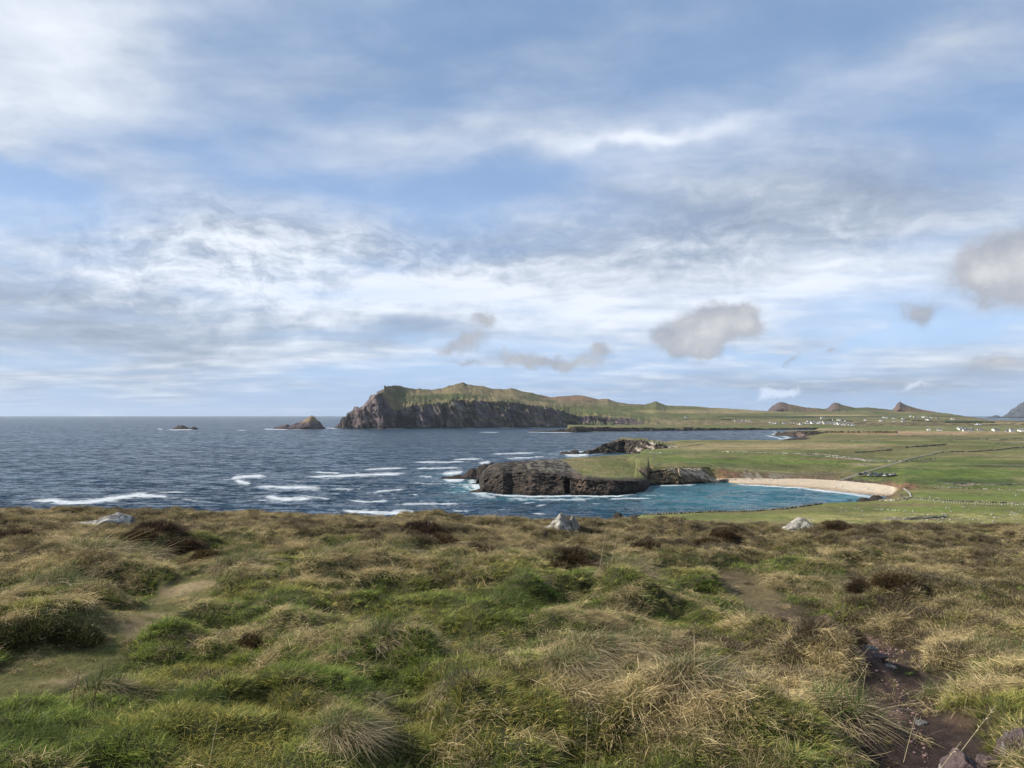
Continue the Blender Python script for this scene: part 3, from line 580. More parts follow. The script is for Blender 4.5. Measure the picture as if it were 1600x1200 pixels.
def pathmask(X, Y):
    nz = (fb2(X*2.2, Y*2.2, 3, 200)-.5)*.9
    return np.clip(1-sstep(.7, 1.5, pathdist(X, Y, 0)+nz), 0, 1), np.clip(1-sstep(.6, 1.3, pathdist(X, Y, 1)+nz), 0, 1)
def Hf(X, Y):
    X = np.asarray(X, float); Y = np.asarray(Y, float)
    z = zbase(X, Y)
    p0, p1 = pathmask(X, Y); pm = 1-.85*np.maximum(p0, p1)
    near = sstep(1.0, 6, np.hypot(X, Y))
    z = z+pm*near*((fb2(X*.42, Y*.5, 2, 101)-.5)*.40+(sstep(.30,.66,fb2(X*1.25, Y*1.4, 3, 102))-.5)*.21+(sstep(.3,.7,fb2(X*3.0, Y*3.3, 2, 103))-.5)*.085)
    for (bx, by, r, h) in BW:
        e = ((X-bx-.12*r)/r)**2+((Y-by)/(r*1.1))**2
        z = z+h*.85*np.exp(-np.clip(e, 0, 30)**1.3)
    z = z-.10*np.maximum(p0, p1)
    return z
def masks(X, Y):
    """what grows where: returns green, straw, heather weights and the two path masks"""
    px, py = project(X, Y, zbase(X, Y))
    n = fb2(X*.55, Y*.6, 4, 120); n2 = fb2(X*1.6, Y*1.8, 3, 121); n3 = fb2(X*.9+9, Y*1.0, 4, 122)
    def g(cx, cy, rx, ry): return np.exp(-(((px-cx)/rx)**2+((py-cy)/ry)**2))
    far = sstep(900, 835, py)
    green = .45+1.0*g(250,1120,500,130)+.5*g(560,1000,260,80)+.6*g(420,870,200,28)+.5*g(1220,900,70,35)+.35*g(1150,960,150,50)+.4*g(700,1180,400,60)+.25*g(1250,1150,200,60)-.35*far+(n-.5)*2.2-.5*g(900,1040,110,40)-.6*g(1080,1130,130,45)-.6*g(150,880,120,35)
    straw = .55+.8*g(900,1040,120,45)+.9*g(1090,1130,140,55)+.9*g(140,880,130,40)+.6*g(540,905,80,22)+.5*g(1000,960,220,50)+.5*g(1540,1060,140,70)+.5*g(1300,1100,90,40)+.25*far+(n2-.5)*2.0-.5*g(200,1130,300,90)
    heath = -.05+.9*far*(.5+n3)+.85*g(1420,950,300,70)+.9*g(1290,1015,60,28)+1.3*g(250,840,50,22)+.9*g(570,835,30,12)+.9*g(670,868,90,22)+.9*g(900,888,90,22)+.8*g(1130,845,60,20)+.7*g(1320,845,70,18)+.5*g(60,960,110,40)*0+.7*g(1500,860,250,35)+.7*g(1220,985,60,25)+(n3-.5)*2.4
    lowf = sstep(850, 930, py); green = green+.40*lowf*(1-.4*sstep(1150, 1350, px)); straw = straw-.12*lowf+.30*(sstep(.52,.66,n2)-.35)
    p0, p1 = pathmask(X, Y)
    return green, straw, heath, p0, p1
def foreground():
    px = np.linspace(-420, 2020, 640); Y = np.geomspace(1.0, 62, 430)[:, None]*np.ones((1, 640))
    X = U(px)[None, :]*Y; Z = Hf(X, Y)
    g, s, h, p0, p1 = masks(X, Y)
    n = fb2(X*6, Y*6, 3, 140); n2 = fb2(X*1.5, Y*1.5, 3, 141)
    C = np.array((.050,.052,.022))*np.ones(X.shape+(1,))
    C = mixc(C, np.array((.13,.105,.055)), sstep(.3,1.2,s-g)); C = mixc(C, np.array((.075,.055,.038)), sstep(.2,1.,h-g*.5))
    C = mixc(C, mixc(np.array((.25,.195,.11))*np.ones(X.shape+(1,)), np.array((.11,.105,.04)), sstep(.46,.62,n2+.1*n)), p0*.95)
    soil = mixc(np.array((.050,.036,.030))*np.ones(X.shape+(1,)), np.array((.10,.065,.05)), sstep(.5,.7,n))
    ppx, ppy = project(X, Y, Z)
    soil = mixc(soil, np.array((.15,.12,.06)), np.exp(-(((ppx-1180)/70)**2+((ppy-930)/40)**2)))
    soil = mixc(soil, np.array((.24,.15,.135)), np.exp(-(((ppx-1335)/42)**2+((ppy-1008)/16)**2))*(.5+n))
    C = mixc(C, soil, p1)
    C = C*(.7+.6*n[..., None])
    m, N = newmat('hill_soil'); pos = N.n.new('ShaderNodeNewGeometry').outputs['Position']
    n1 = N.noise(pos, 14, 6, .65); nn = N.noise(pos, 60, 5, .7); c = N.vmath('SCALE', N.attr('Col'), N.math('MULTIPLY_ADD', n1, 1.2, .4))
    b = principled(N, c, .95, N.math('ADD', n1, N.math('MULTIPLY', nn, .4)), .05, 1., .1); finish(N, b.outputs[0])
    me = mesh_np('hilltop', np.stack([X, Y, Z], -1), grid_faces(*X.shape), m, cols=C)
    tag(link('hilltop', me), kind='structure')
foreground()

def hillside():
    px = np.concatenate([np.arange(-500, 930, 10.), np.arange(930, 1460, 1.2), np.arange(1460, 1800, 2.0)])
    y0 = np.full_like(px, 58.); h0 = [y0, zbase(U(px)*58., y0)-.25]
    w = sstep(930, 1010, px)
    h1 = [np.full_like(px, 120.), 33+w*3.]; h2 = [np.full_like(px, 250.), 9+w*(60-250*.1535-9)]
    e = cz(px, [(930,813,8),(960,809,8),(985,805.5,9),(1000,804,9.5),(1100,799.6,10),(1180,797.8,10),(1230,793.5,10),(1260,789.5,10),(1290,786,9.5),(1310,785.2,9),(1340,784,8),(1372,781.5,7),(1385,776,6),(1395,770,5.5),(1402,767,6),(1412,765.5,7),(1440,764,8.4),(1600,764,8.4),(1800,764,8.4)])
    l = [np.full_like(px, 330.), np.full_like(px, 5.)]
    h3 = [l[0]*(1-w)+e[0]*w, l[1]*(1-w)+e[1]*w]
    h2b = [h2[0]*.5+h3[0]*.5, h2[1]*.42+h3[1]*.58]
    dz = np.interp(px, [-500,1385,1405,1800], [12,9,6,6])
    h4 = [h3[0]+dz, np.interp(px, [-500,1385,1410,1800], [-4,-3,2,4])]
    def col(PX, PY, X, Y, Z, T):
        n = fb2(X*.03, Y*.02, 5, 300); n2 = fb2(X*.15, Y*.08, 4, 301); n4 = fb2(X*.6, Y*.25, 3, 302)
        C = (GREEN*1.1+np.array((.02,.005,.0)))*np.ones(PX.shape+(1,)); C = mixc(C, OLIVE*1.15, sstep(.4,.6,n)*.6)
        yel = np.array((.25,.235,.085))
        C = mixc(C, yel, np.clip(ell(PX,PY,1400,812,190,9)+ell(PX,PY,1330,822,160,7)*.7+ell(PX,PY,1540,806,90,5)*.5,0,1)*sstep(.30,.60,n2)*.85)
        C = mixc(C, BGREEN*.95, ell(PX,PY,1520,775,170,7)*.6+ell(PX,PY,1450,796,120,3.5)*.6+ell(PX,PY,1080,808,110,6)*.35)
        C = mixc(C, HEATH*.9, ell(PX,PY,1400,789,70,1.6)*.8+ell(PX,PY,1370,771,42,7)*.55+ell(PX,PY,1420,811,70,1.5)*.6)
        C = mixc(C, RUST, ell(PX,PY,1385,775,26,4)*.7)
        C = mixc(C, PALE, sstep(.72,.78,n4)*ell(PX,PY,1400,816,260,12)*.6)
        C = mixc(C, OLIVE*.6, sstep(.62,.72,n2)*.5)
        r = sstep(4.02, 4.15, T)*(PX < 1410); C = mixc(C, DROCK, r)
        C = mixc(C, HEATH*1.1, sstep(930,850,PX))
        return C
    loft('lower_hillside', px, [h0, h1, h2, h2b, h3, h4], [24, 30, 40, 40, 10], [(0,0),(0,1),(0,.7),(0,.5),(0,.35),(2,0)], col, M_near, cliff_f=(.05,.05), seed=80)
hillside()

# ------------------------------------------------------------------ sea
FOAM = [ # polyline, half width px, strength
 ([(25,784),(85,782),(100,785),(130,786),(160,782),(190,777),(220,773),(250,774),(275,777)], 1.7, 1.0),
 ([(200,776),(240,775),(275,777)], 2.6, .8), ([(245,769),(292,769)], .8, .9), ([(275,777),(310,783),(345,786)], 2.6, .35),
 ([(346,752),(370,746),(395,744),(432,744)], 1.3, 1.0), ([(352,752),(372,752),(390,755),(409,756)], 1.4, .9),
 ([(375,757),(400,760),(437,761),(475,762),(512,763),(527,765),(530,768),(525,771),(510,775)], 1.1, .8), ([(512,763),(550,765),(565,768)], 1.8, .5),
 ([(392,776),(425,777),(445,780),(475,779),(512,780)], 1.6, .9), ([(400,781),(450,785)], 1.0, .5), ([(475,775),(520,780)], 1., .7),
 ([(452,746),(482,745),(525,744),(575,742),(600,741),(660,739)], 1.1, .8), ([(490,738),(535,739)], 1.0, .9), ([(562,734),(600,732),(640,731)], .9, .8),
 ([(575,771),(600,767),(640,764)], 1.2, .6), ([(535,782),(580,784),(620,782)], 1.2, .7), ([(520,794),(550,799),(600,802),(640,802),(668,806)], 2.0, .9), ([(600,800),(640,800.5),(660,804)], 3.0, 1.0),
 ([(600,790),(650,787),(710,787),(740,789)], 1.2, .6),
 ([(640,722),(700,722),(735,721)], .9, .8), ([(700,719),(737,717),(760,716)], 1.0, .7), ([(762,710),(790,709),(845,707)], .8, .7), ([(780,717),(825,715),(860,713)], .8, .7), ([(740,725),(765,722),(775,720)], 1.4, .8),
 ([(675,748),(700,749.5),(730,749),(745,748)], 1.6, 1.0), ([(670,741),(700,740),(725,737),(745,735)], 1.8, .8), ([(640,733),(690,731),(730,730)], 1.0, .7), ([(650,744),(680,745)], 1.4, .6),
 ([(733,752),(742,758),(748,766),(760,772)], 6.0, .85), ([(718,756),(735,764),(750,774),(780,777)], 4.0, .5), ([(748,768),(770,773),(800,774.5),(840,775.5),(860,775.5),(900,774),(940,775.6),(965,775),(985,772),(1003,769)], 1.7, 1.0),
 ([(885,772),(900,774),(915,776)], 2.0, .9), ([(960,775),(978,770),(995,773)], 2.0, 1.0), ([(760,778),(820,780),(880,781),(960,779)], 1.3, .5), ([(812,787),(840,784)], 1.1, .7), ([(835,791),(860,788)], 1.0, .6),
 ([(942,780),(975,779),(1025,779)], .8, .7), ([(832,802),(855,803)], .9, .8), ([(700,796),(740,800)], 1.3, .5), ([(760,795),(800,797)], .8, .4), ([(690,768),(720,770)], 1.4, .4), ([(640,754),(700,757)], 1.2, .4),
 ([(860,709.5),(880,710),(900,710.5),(920,710),(940,709)], 1.1, 1.0), ([(872,706),(885,705),(930,706)], .7, .8), ([(900,707.5),(912,707)], .9, .9), ([(930,701),(938,699.5)], .8, .8),
 ([(1204,678),(1215,679.5),(1225,682),(1235,684)], 1.3, 1.0), ([(1206,674.5),(1218,676)], .7, .8), ([(1195,680),(1215,684),(1225,687)], .8, .8), ([(1215,686),(1232,685)], .8, .8),
 ([(246,670.3),(255,670.8)], .5, 1.), ([(262,671.6),(280,671.6),(300,671.0),(305,669.6)], .7, 1.), ([(290,670),(303,669.4)], .9, 1.), ([(412,670.5),(425,670.6),(450,671)], .7, 1.), ([(450,670.8),(505,670)], .35, .8), ([(370,672.2),(388,672.4)], .35, .8),
 ([(505,669),(528,669.3)], .5, .8), ([(508,667.5),(528,667.5)], .35, .6), ([(602,670),(620,669.4),(632,669.6)], .6, .9), ([(560,669.9),(600,670)], .3, .7), ([(650,669.5),(760,668.7),(880,667.8)], .25, .5),
 ([(745,675.3),(770,675.6),(780,675.2)], .45, .9), ([(820,675),(850,675.6),(900,675.8)], .45, .9), ([(915,674.8),(960,674.6)], .3, .6),
 ([(1128,755),(1150,756.3),(1172,758),(1200,759.4),(1250,762.6),(1275,765),(1300,768.3),(1320,770.5),(1342,773),(1380,776)], 1.0, 1.0), ([(1250,763.5),(1300,769.5),(1342,774.5),(1378,779)], 1.0, .8),
 ([(1015,758.5),(1040,758.8),(1060,758),(1075,757.6),(1100,756)], .5, .6), ([(1000,775.5),(1020,774),(1050,773.5)], .6, .5), ([(1130,788),(1160,787)], 1.0, .35), ([(1050,768),(1080,769)], .8, .2),
 ([(1020,760),(1035,759)], .6, .5), ([(1330,778),(1350,777),(1370,780)], 1.0, .5)]
def sea():
    rows = np.concatenate([[650.3], 648+np.geomspace(2.6, 14, 26), np.arange(662.6, 790, .42), np.arange(790, 812, .9), np.arange(812, 960, 6)])
    px = np.concatenate([np.arange(-900, -40, 40.), np.arange(-40, 640, 2.1), np.arange(640, 1440, 1.4), np.arange(1440, 2500, 30.)])
    PY, PX = np.meshgrid(rows, px, indexing='ij'); Y = Y_of(PY, 0); X = U(PX)*Y
    warp = (fb2(PX*.05, PY*.25, 3, 401)-.5); wx = warp*8; wy = (fb2(PX*.08+5, PY*.4, 4, 402)-.5)*3.0
    wyk = wy*np.clip((PY-668)/70, .05, 1)
    foam = np.zeros_like(PX)
    for pts, w, s in FOAM:
        x0 = min(p[0] for p in pts)-w*8; x1 = max(p[0] for p in pts)+w*8; y0 = min(p[1] for p in pts)-w*4-3; y1 = max(p[1] for p in pts)+w*4+3
        m = (PX > x0-8) & (PX < x1+8) & (PY > y0) & (PY < y1)
        if not m.any(): continue
        qx = PX[m]; qy = PY[m]+wyk[m]*.6; d = np.full(qx.shape, 1e9)
        for a, b in zip(pts[:-1], pts[1:]):
            if w < 3.5 and y1 > 712 and not (744 < x0+w*8 and y0 > 750 and w == 1.7) and x0 < 1100: w = w*1.35; s = s*1.0
        # vertical distance counts fully, horizontal is foreshortened
            ax, ay, bx, by = a[0]*.35, a[1], b[0]*.35, b[1]; vx, vy = bx-ax, by-ay
            t = np.clip(((qx*.35-ax)*vx+(qy-ay)*vy)/(vx*vx+vy*vy+1e-9), 0, 1); d = np.minimum(d, np.hypot(qx*.35-ax-t*vx, qy-ay-t*vy))
        fe = sstep(x0+w*8-3, x0+w*8+.18*(x1-x0-w*16)+2, PX[m])*(1-sstep(x1-w*8-.18*(x1-x0-w*16)-2, x1-w*8+3, PX[m])); dn = d*(.45+1.35*fb2(PX[m]*.11+PY[m]*.3, PY[m]*1.1, 3, 419)); f = 1.25*s*np.exp(-(dn/w)*1.25)*(.25+.75*fe); foam[m] = np.maximum(foam[m], f)
    foam *= np.clip(.72+.75*fb2(PX*.045+PY*.1, PY*.6, 5, 405, .62), 0, 1.2)
    reg = np.clip(np.exp(-(((PX-690)/130)**2+((PY-765)/34)**2))+.7*np.exp(-(((PX-800)/160)**2+((PY-712)/8)**2))+.5*np.exp(-(((PX-480)/120)**2+((PY-765)/20)**2))+.5*np.exp(-(((PX-900)/180)**2+((PY-785)/10)**2)), 0, 1)
    lace = sstep(.80, .95, fb2(PX*.022+wx*.02, PY*.19+wy*.12, 4, 407, .5, True)); foam = np.maximum(foam, lace*reg*.85)
    halo = np.zeros_like(PX)
    for (cx, cy, rx, ry, s) in [(745,760,45,16,1.),(830,778,120,7,.6),(960,777,60,6,.6),(700,745,50,7,.5),(1180,762,160,12,.9),(1320,778,70,9,1.0),(1040,760,50,6,.7),(1130,780,200,22,.75),(900,709,50,4,.5),(1225,682,25,6,.4)]:
        halo = np.maximum(halo, s*np.exp(-(((PX-cx)/rx)**2+((PY-cy)/ry)**2)))
    halo = halo*(1-.5*sstep(.5,.62,fb2(PX*.03,PY*.15,4,410))*(PX<1000))
    # swell lines coming onto the beach
    Z = np.zeros_like(PX)
    for k, (off, h) in enumerate([(6,.45),(12,.55),(20,.35)]):
        cy = np.interp(PX, [1120,1172,1250,1300,1342,1390], [755,757.5,762,768,772,776])+off*np.interp(PX,[1120,1200,1400],[.6,.9,1.2]); Z += h*np.exp(-((PY-cy)/.9)**2)*sstep(1110,1150,PX)
    m, N = newmat('sea_water')
    pos = N.n.new('ShaderNodeNewGeometry').outputs['Position']
    px_ = N.mapping(pos, rot=(0,0,math.radians(20)), scale=(1,1.7,1))
    w1 = N.noise(px_, .045, 5, .6); w2 = N.noise(px_, .22, 5, .62); w3 = N.noise(px_, 1.1, 3, .6)
    big = N.noise(pos, .0016, 4, .5, .5)
    fo = N.attr('foam', out='Fac'); ha = N.attr('shallow', out='Fac')
    br = N.noise(N.mapping(pos, rot=(0,0,.3), scale=(1,.35,1)), .16, 7, .68, .8); br2 = N.noise(pos, .03, 4, .6, .5)
    fm = N.smooth(N.math('SUBTRACT', N.math('MULTIPLY', fo, 1.25), N.math('MULTIPLY_ADD', N.smooth(br, .36, .64), .55, N.math('MULTIPLY', N.smooth(br2, .35, .65), .16))), -.15, .80)
    caps = N.smooth(N.math('ADD', w2, N.math('MULTIPLY', w1, .35)), .86, .95)
    deep = N.mix(N.smooth(big, .35, .65), (.003,.017,.034,1), (.005,.026,.048,1))
    deep = N.vmath('SCALE', deep, N.math('MULTIPLY_ADD', N.smooth(N.math('ADD', w2, w1), .75, 1.3), 1.3, .45))
    teal = N.mix(ha, deep, (.034,.132,.158,1))
    b = N.n.new('ShaderNodeBsdfPrincipled'); N.put(b.inputs['Base Color'], teal); b.inputs['Roughness'].default_value = .15; b.inputs['IOR'].default_value = 1.33; b.inputs['Specular IOR Level'].default_value = .14
    def sl(scale, det, amp): return N.vmath('SCALE', N.vmath('SUBTRACT', N.noise(px_, scale, det, .55, out='Color'), (.5,.5,.5)), amp)
    t = N.vmath('ADD', sl(.02, 3, .45), N.vmath('ADD', sl(.075, 3, 1.15), sl(.4, 3, 1.0)))
    t = N.vmath('MULTIPLY', t, (1,1,0))
    nn = N.vmath('NORMALIZE', N.vmath('ADD', t, (0,-.15,1))); N.l.new(nn, b.inputs['Normal'])
    d = N.n.new('ShaderNodeBsdfDiffuse'); d.inputs[0].default_value = (.74,.78,.80,1)
    x = N.n.new('ShaderNodeMixShader'); N.put(x.inputs[0], N.math('MAXIMUM', N.math('MULTIPLY', fm, N.math('MULTIPLY_ADD', N.smooth(br, .3, .6), .40, .32)), N.math('MULTIPLY', caps, .5))); N.l.new(b.outputs[0], x.inputs[1]); N.l.new(d.outputs[0], x.inputs[2])
    finish(N, x.outputs[0])
    me = mesh_np('sea', np.stack([X, Y, Z], -1), grid_faces(*X.shape), m, {'foam': foam, 'shallow': halo})
    tag(link('sea', me), kind='structure')
sea()

# ------------------------------------------------------------------ rocks standing in the sea
def islet(label, pts, base_py=None, seed=0, cat='sea rock', name='sea_rock', res=(90, 34), colr=DROCK, tip=None, depth=1.0):
    """pts: (px, py_of_top); all at the waterline distance base_py; depth = half width as a share of the length"""
    Yb = float(Y_of(base_py, 0)); xs = [float(U(p[0]))*Yb for p in pts]; hs = [max(float(Z_of(p[1], Yb)), 0) for p in pts]
    L = xs[-1]-xs[0]; nu, nv = res; u = np.linspace(-.04, 1.04, nu); v = np.linspace(-1, 1, nv)
    x = xs[0]+L*u; env = np.interp(x, xs, hs); env = np.where((u < 0) | (u > 1), -1.5, env)
    Wd = L*depth*(.35+.65*np.sqrt(np.clip(1-(2*u-1)**2, 0, 1)))
    Xg = x[None, :]*np.ones((nv, 1)); Yg = Yb+L*depth*.5+v[:, None]*Wd[None, :]
    hmax = max(hs)
    prof = np.clip(1-np.abs(v[:, None]+.15)**1.4, 0, 1)
    rd = fb2(Xg/L*9, Yg/L*14, 5, seed, .6, True)
    Zg = env[None, :]*prof*(.72+.5*rd)-hmax*.12*(1-prof)-.3+hmax*.16*(rd-.5)+hmax*.14*(fb2(Xg/L*34, Yg/L*34, 4, seed+8, .6, True)-.5)*np.clip(prof*1.5,0,1)
    C = colr*(.5+1.0*fb2(Xg/L*20, Zg/hmax*6, 4, seed+3)[..., None])
    if tip is not None: C = mixc(C, np.array(tip), sstep(.45,.75,Zg/hmax)*sstep(.4,.6,rd))
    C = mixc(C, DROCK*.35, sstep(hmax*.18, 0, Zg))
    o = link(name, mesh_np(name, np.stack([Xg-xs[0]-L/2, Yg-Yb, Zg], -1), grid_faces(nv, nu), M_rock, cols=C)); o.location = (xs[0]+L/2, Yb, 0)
    return tag(o, label, cat)
islet('small black rock awash with white surf, far left on the open sea', [(268,670.5),(272,668),(277,665.5),(284,665.3),(288,667),(293,669.5),(297,669),(300,667),(304,668.2),(306,670)], 670.8, 1, depth=.4)
islet('pyramid shaped brown rock islet left of the big headland', [(424,670),(432,668),(440,666),(446,663.5),(451,667),(458,664),(468,660.5),(474,658),(479,655.5),(482,652.5),(485,651.7),(488,654),(493,658),(498,662),(502,668),(505,670)], 670.2, 2, colr=PROCK*1.0, tip=(.2,.15,.09), depth=.35)
islet('low jagged reef tapering into the surf off the peninsula tip', [(688,747.5),(700,745.5),(715,743),(722,743.5),(732,737),(738,735.2),(744,735.5),(752,730),(762,727),(772,726)], 748, 3, depth=.22, res=(120,30))
islet('tiny wet rock in the foam at the left foot of the peninsula', [(735,756),(738,754.6),(743,754.4),(746,756)], 756.4, 4, depth=.4, res=(24,12))
islet('low wet rock among the breakers below the peninsula', [(733,768),(737,766.3),(742,766),(748,764),(754,762),(758,766)], 769, 5, depth=.4, res=(30,14))
islet('black boulder rock in white water off the second headland', [(874,709),(878,706),(884,705.6),(890,706.5),(892,705),(898,703.4),(903,704.5),(906,708)], 709.6, 6, depth=.35)
islet('black sea rock just beyond the near clifftop', [(957,812),(959,803.5),(964,801.8),(968,801.8),(972,805),(978,812)], 814, 7, depth=.5, res=(30,16))
islet('dark boulder at the right end of the beach', [(1336,783),(1342,779.5),(1347,777.3),(1352,778),(1358,781),(1361,783.5)], 783.5, 8, depth=.4, res=(36,18), name='shore_rock')
islet('larger dark boulder against the bank at the right end of the beach', [(1355,782),(1361,776.5),(1366,774),(1373,775),(1380,779),(1384,782)], 782.5, 9, depth=.4, res=(36,18), name='shore_rock')
islet('flat dark rock just breaking the shallow water by the beach end', [(1318,781.5),(1322,780.3),(1327,779.8),(1331,781)], 782, 10, depth=.4, res=(24,12), name='shore_rock')
islet('faint low islet on the horizon at the far right', [(1543,653),(1547,651),(1550,651.6),(1555,649.6),(1560,649.2),(1564,651),(1568,653)], 653.2, 11, depth=.3, colr=np.array((.055,.06,.07)))
islet('faint blue steep headland cut by the right edge of the view', [(1576,653),(1580,650),(1584,647),(1588,644.5),(1592,640.5),(1596,638),(1601,635),(1612,630),(1640,636),(1680,653)], 653.2, 12, depth=.3, colr=np.array((.055,.06,.07)), cat='headland', name='distant_headland')
islet('dark low reef under the small rocky point at the end of the bay', [(1224,687.5),(1228,686),(1236,685),(1250,683.7),(1262,684),(1270,685),(1284,684.5),(1292,687)], 687.8, 13, depth=.15, res=(60,12))

# ------------------------------------------------------------------ generic small builders
def box_arrays(boxes):
    """boxes: (cx,cy,cz, sx,sy,sz, rotz, jitter)"""
    V = []; Q = []
    base = np.array([(-1,-1,0),(1,-1,0),(1,1,0),(-1,1,0),(-1,-1,1),(1,-1,1),(1,1,1),(-1,1,1)], float)
    q = np.array([(0,3,2,1),(4,5,6,7),(0,1,5,4),(1,2,6,5),(2,3,7,6),(3,0,4,7)])
    for i, (cx, cy, cz_, sx, sy, sz, r, j) in enumerate(boxes):
        b = base*np.array([sx/2, sy/2, sz]); b[4:, :2] *= .85
        if j: b = b+rng.normal(0, j, b.shape)
        c, s = math.cos(r), math.sin(r)
        V.append(np.stack([b[:, 0]*c-b[:, 1]*s+cx, b[:, 0]*s+b[:, 1]*c+cy, b[:, 2]+cz_], 1)); Q.append(q+8*i)
    return np.concatenate(V), np.concatenate(Q)
def densify(pts, step):
    W = [hit(*p) for p in dens_px(pts)]; out = []; acc = 0
    out.append(W[0])
    for a, b in zip(W[:-1], W[1:]):
        d = math.dist(a[:2], b[:2]); 
        if d > 60: continue
        n = max(1, int(d/step))
        for k in range(1, n+1): t = k/n; out.append(tuple(a[i]*(1-t)+b[i]*t for i in range(3)))
    return out
def dens_px(pts):
    out = []
    for a, b in zip(pts[:-1], pts[1:]):
        n = max(2, int(abs(b[0]-a[0])/4)); out += [(a[0]+(b[0]-a[0])*k/n, a[1]+(b[1]-a[1])*k/n) for k in range(n)]
    return out+[pts[-1]]
def wall(label, pts, mat, h=1.1, w=1.0, gap=0.0, name='stone_wall'):
    cat_ = name.replace('_', ' ')
    P_ = densify(pts, .95); bx = []; o0 = P_[0]
    for i, p in enumerate(P_[:-1]):
        q = P_[i+1]; a = math.atan2(q[1]-p[1], q[0]-p[0])
        if random.random() < gap: continue
        for lay in range(2):
            s = random.uniform(.5, 1.1)
            if lay and random.random() < .35: continue
            bx.append((p[0]-o0[0]+random.uniform(-.15,.15), p[1]-o0[1]+random.uniform(-.15,.15), p[2]-o0[2]-.3+lay*h*.5, s, w*random.uniform(.6,1)*(1-.25*lay), h*random.uniform(.5,.8)+(.3 if lay == 0 else 0), a+random.uniform(-.3,.3), .06))
    V, Q = box_arrays(bx); o = link(name, mesh_np(name, V, Q, mat, smooth=False)); o.location = o0
    return tag(o, label, cat_)
M_post = flat_mat('weathered_post', (.42,.40,.34)); M_dpost = flat_mat('dark_post', (.2,.18,.14))
def fence(label, pts, step=4.0, h=1.3, t=.16, mat=None):
    P_ = densify(pts, step); bx = []; o0 = P_[0]
    for i, p in enumerate(P_):
        bx.append((p[0]-o0[0], p[1]-o0[1], p[2]-o0[2]-.2, t, t, h*random.uniform(.85,1.15)+.2, random.uniform(0,1), .01))
    for p, q in zip(P_[:-1], P_[1:]):
        d = math.dist(p[:2], q[:2]); a = math.atan2(q[1]-p[1], q[0]-p[0])
        for z in (.5, 1.0): bx.append(((p[0]+q[0])/2-o0[0], (p[1]+q[1])/2-o0[1], (p[2]+q[2])/2-o0[2]+z*h*.85, d, .012, .012, a, 0))
    V, Q = box_arrays(bx); o = link('wire_fence', mesh_np('wire_fence', V, Q, mat or M_post, smooth=False)); o.location = o0
    return tag(o, label, 'fence')
wall('pale dry stone wall along the top edge of the bright green field above the beach', [(1105,707),(1130,706.2),(1180,707.4),(1230,708.6),(1270,709.4),(1330,715),(1352,719.5),(1400,720.5),(1408,721)], M_wallstone, 1.0, 1.0, .25)
wall('pale wall along the near side of the sunken brown strip, running to the road', [(1250,711.6),(1290,713.5),(1340,718.6),(1352,721.2),(1400,722.2)], M_wallstone, 1.1, 1.0, .15)
wall('dark field wall above the road on the right, shorter of the two', [(1335,707.5),(1360,706),(1393,703)], M_darkwall, 1.4)
wall('long dark diagonal field wall in the middle of the right pastures', [(1414,699.5),(1440,698),(1478,694.6)], M_darkwall, 1.8)
wall('pale wall climbing from the road junction to the upper pastures', [(1408,721),(1440,713.5),(1455,710.5),(1472,706.6)], M_wallstone, 1.2)
wall('dark field boundary from the pale wall to the right edge of the view', [(1472,706.6),(1520,706),(1560,703.5),(1580,700.5),(1640,697)], M_darkwall, 1.4)
wall('faint boundary wall right of the road junction', [(1412,721.5),(1440,719.3),(1462,717.5)], M_darkwall, 1.2, .9, .3)
wall('thin pale stone line across the middle of the second headland fields', [(1010,707),(1050,708.5),(1080,707.4),(1105,707)], M_wallstone, .9, .9, .4)
wall('dark turf wall crossing the tan pasture behind the peninsula', [(1060,699),(1085,696),(1100,694.4)], M_darkwall, 1.0)
wall('broken row of bright white boulders right of the beach bank', [(1448,762.6),(1470,761.8),(1500,763),(1550,765),(1600,766.8),(1650,767.5)], M_palestone, .8, .9, .45)
wall('tumbled grey wall rising from the beach end to the corner of the near fields', [(1372,782.5),(1395,782.8),(1405,780.5),(1420,778)], M_wallstone, 1.0, 1.1, .15)
wall('dark wall with white stones across the near right field', [(1420,778.4),(1460,781.5),(1500,784),(1540,785.5),(1600,787.5),(1650,789)], M_darkwall, .9, 1.0, .2)
wall('scattered white boulders of a ruined wall, centre of the near field', [(1305,793.5),(1330,795),(1360,795.5),(1390,797.5),(1420,799.5),(1460,800)], M_palestone, .6, .7, .6)
wall('turf and stone wall along the near clifftop above the bay', [(985,807.5),(1010,804.8),(1060,802.8),(1100,800.6),(1180,799),(1225,795.2),(1260,790.8),(1285,787.3)], M_darkwall, .9, 1.2)
wall('low curving wall below the beach end bank', [(1410,764.5),(1416,768),(1420,773),(1421,778)], M_wallstone, 1.0, 1.0, .3)
fence('row of pale posts round the edge of the peninsula pasture', [(877,719),(885,724.5),(896,734),(908,741.5),(925,744),(950,746),(975,746),(990,745),(997,741),(998,735),(994,729)], 5.5)
fence('row of pale posts along the back cliff of the peninsula pasture', [(885,718.2),(915,716),(945,713),(980,711),(1010,709.5)], 7)
fence('line of posts above the bank behind the beach', [(1122,731),(1150,734),(1180,736.5),(1210,738.5),(1250,740.5),(1290,741),(1318,739),(1330,736)], 7)
fence('line of posts above the brown cove cliff', [(1020,727),(1050,724.5),(1080,723),(1105,725),(1122,731)], 7)
fence('posts and wire in front of the dark stone wall on the near right', [(1423,781),(1460,785),(1500,788.5),(1550,789.5),(1600,791)], 5, 1.2, .13)
fence('thin posts along the near clifftop wall', [(990,806.6),(1010,803.8),(1060,801.8),(1100,799.8),(1180,798),(1225,794.2),(1260,790),(1285,786.6)], 9, 1.5, .14, M_dpost)
fence('row of white fence posts on the bright right pasture', [(1545,728),(1570,728.5),(1600,729.5)], 8)

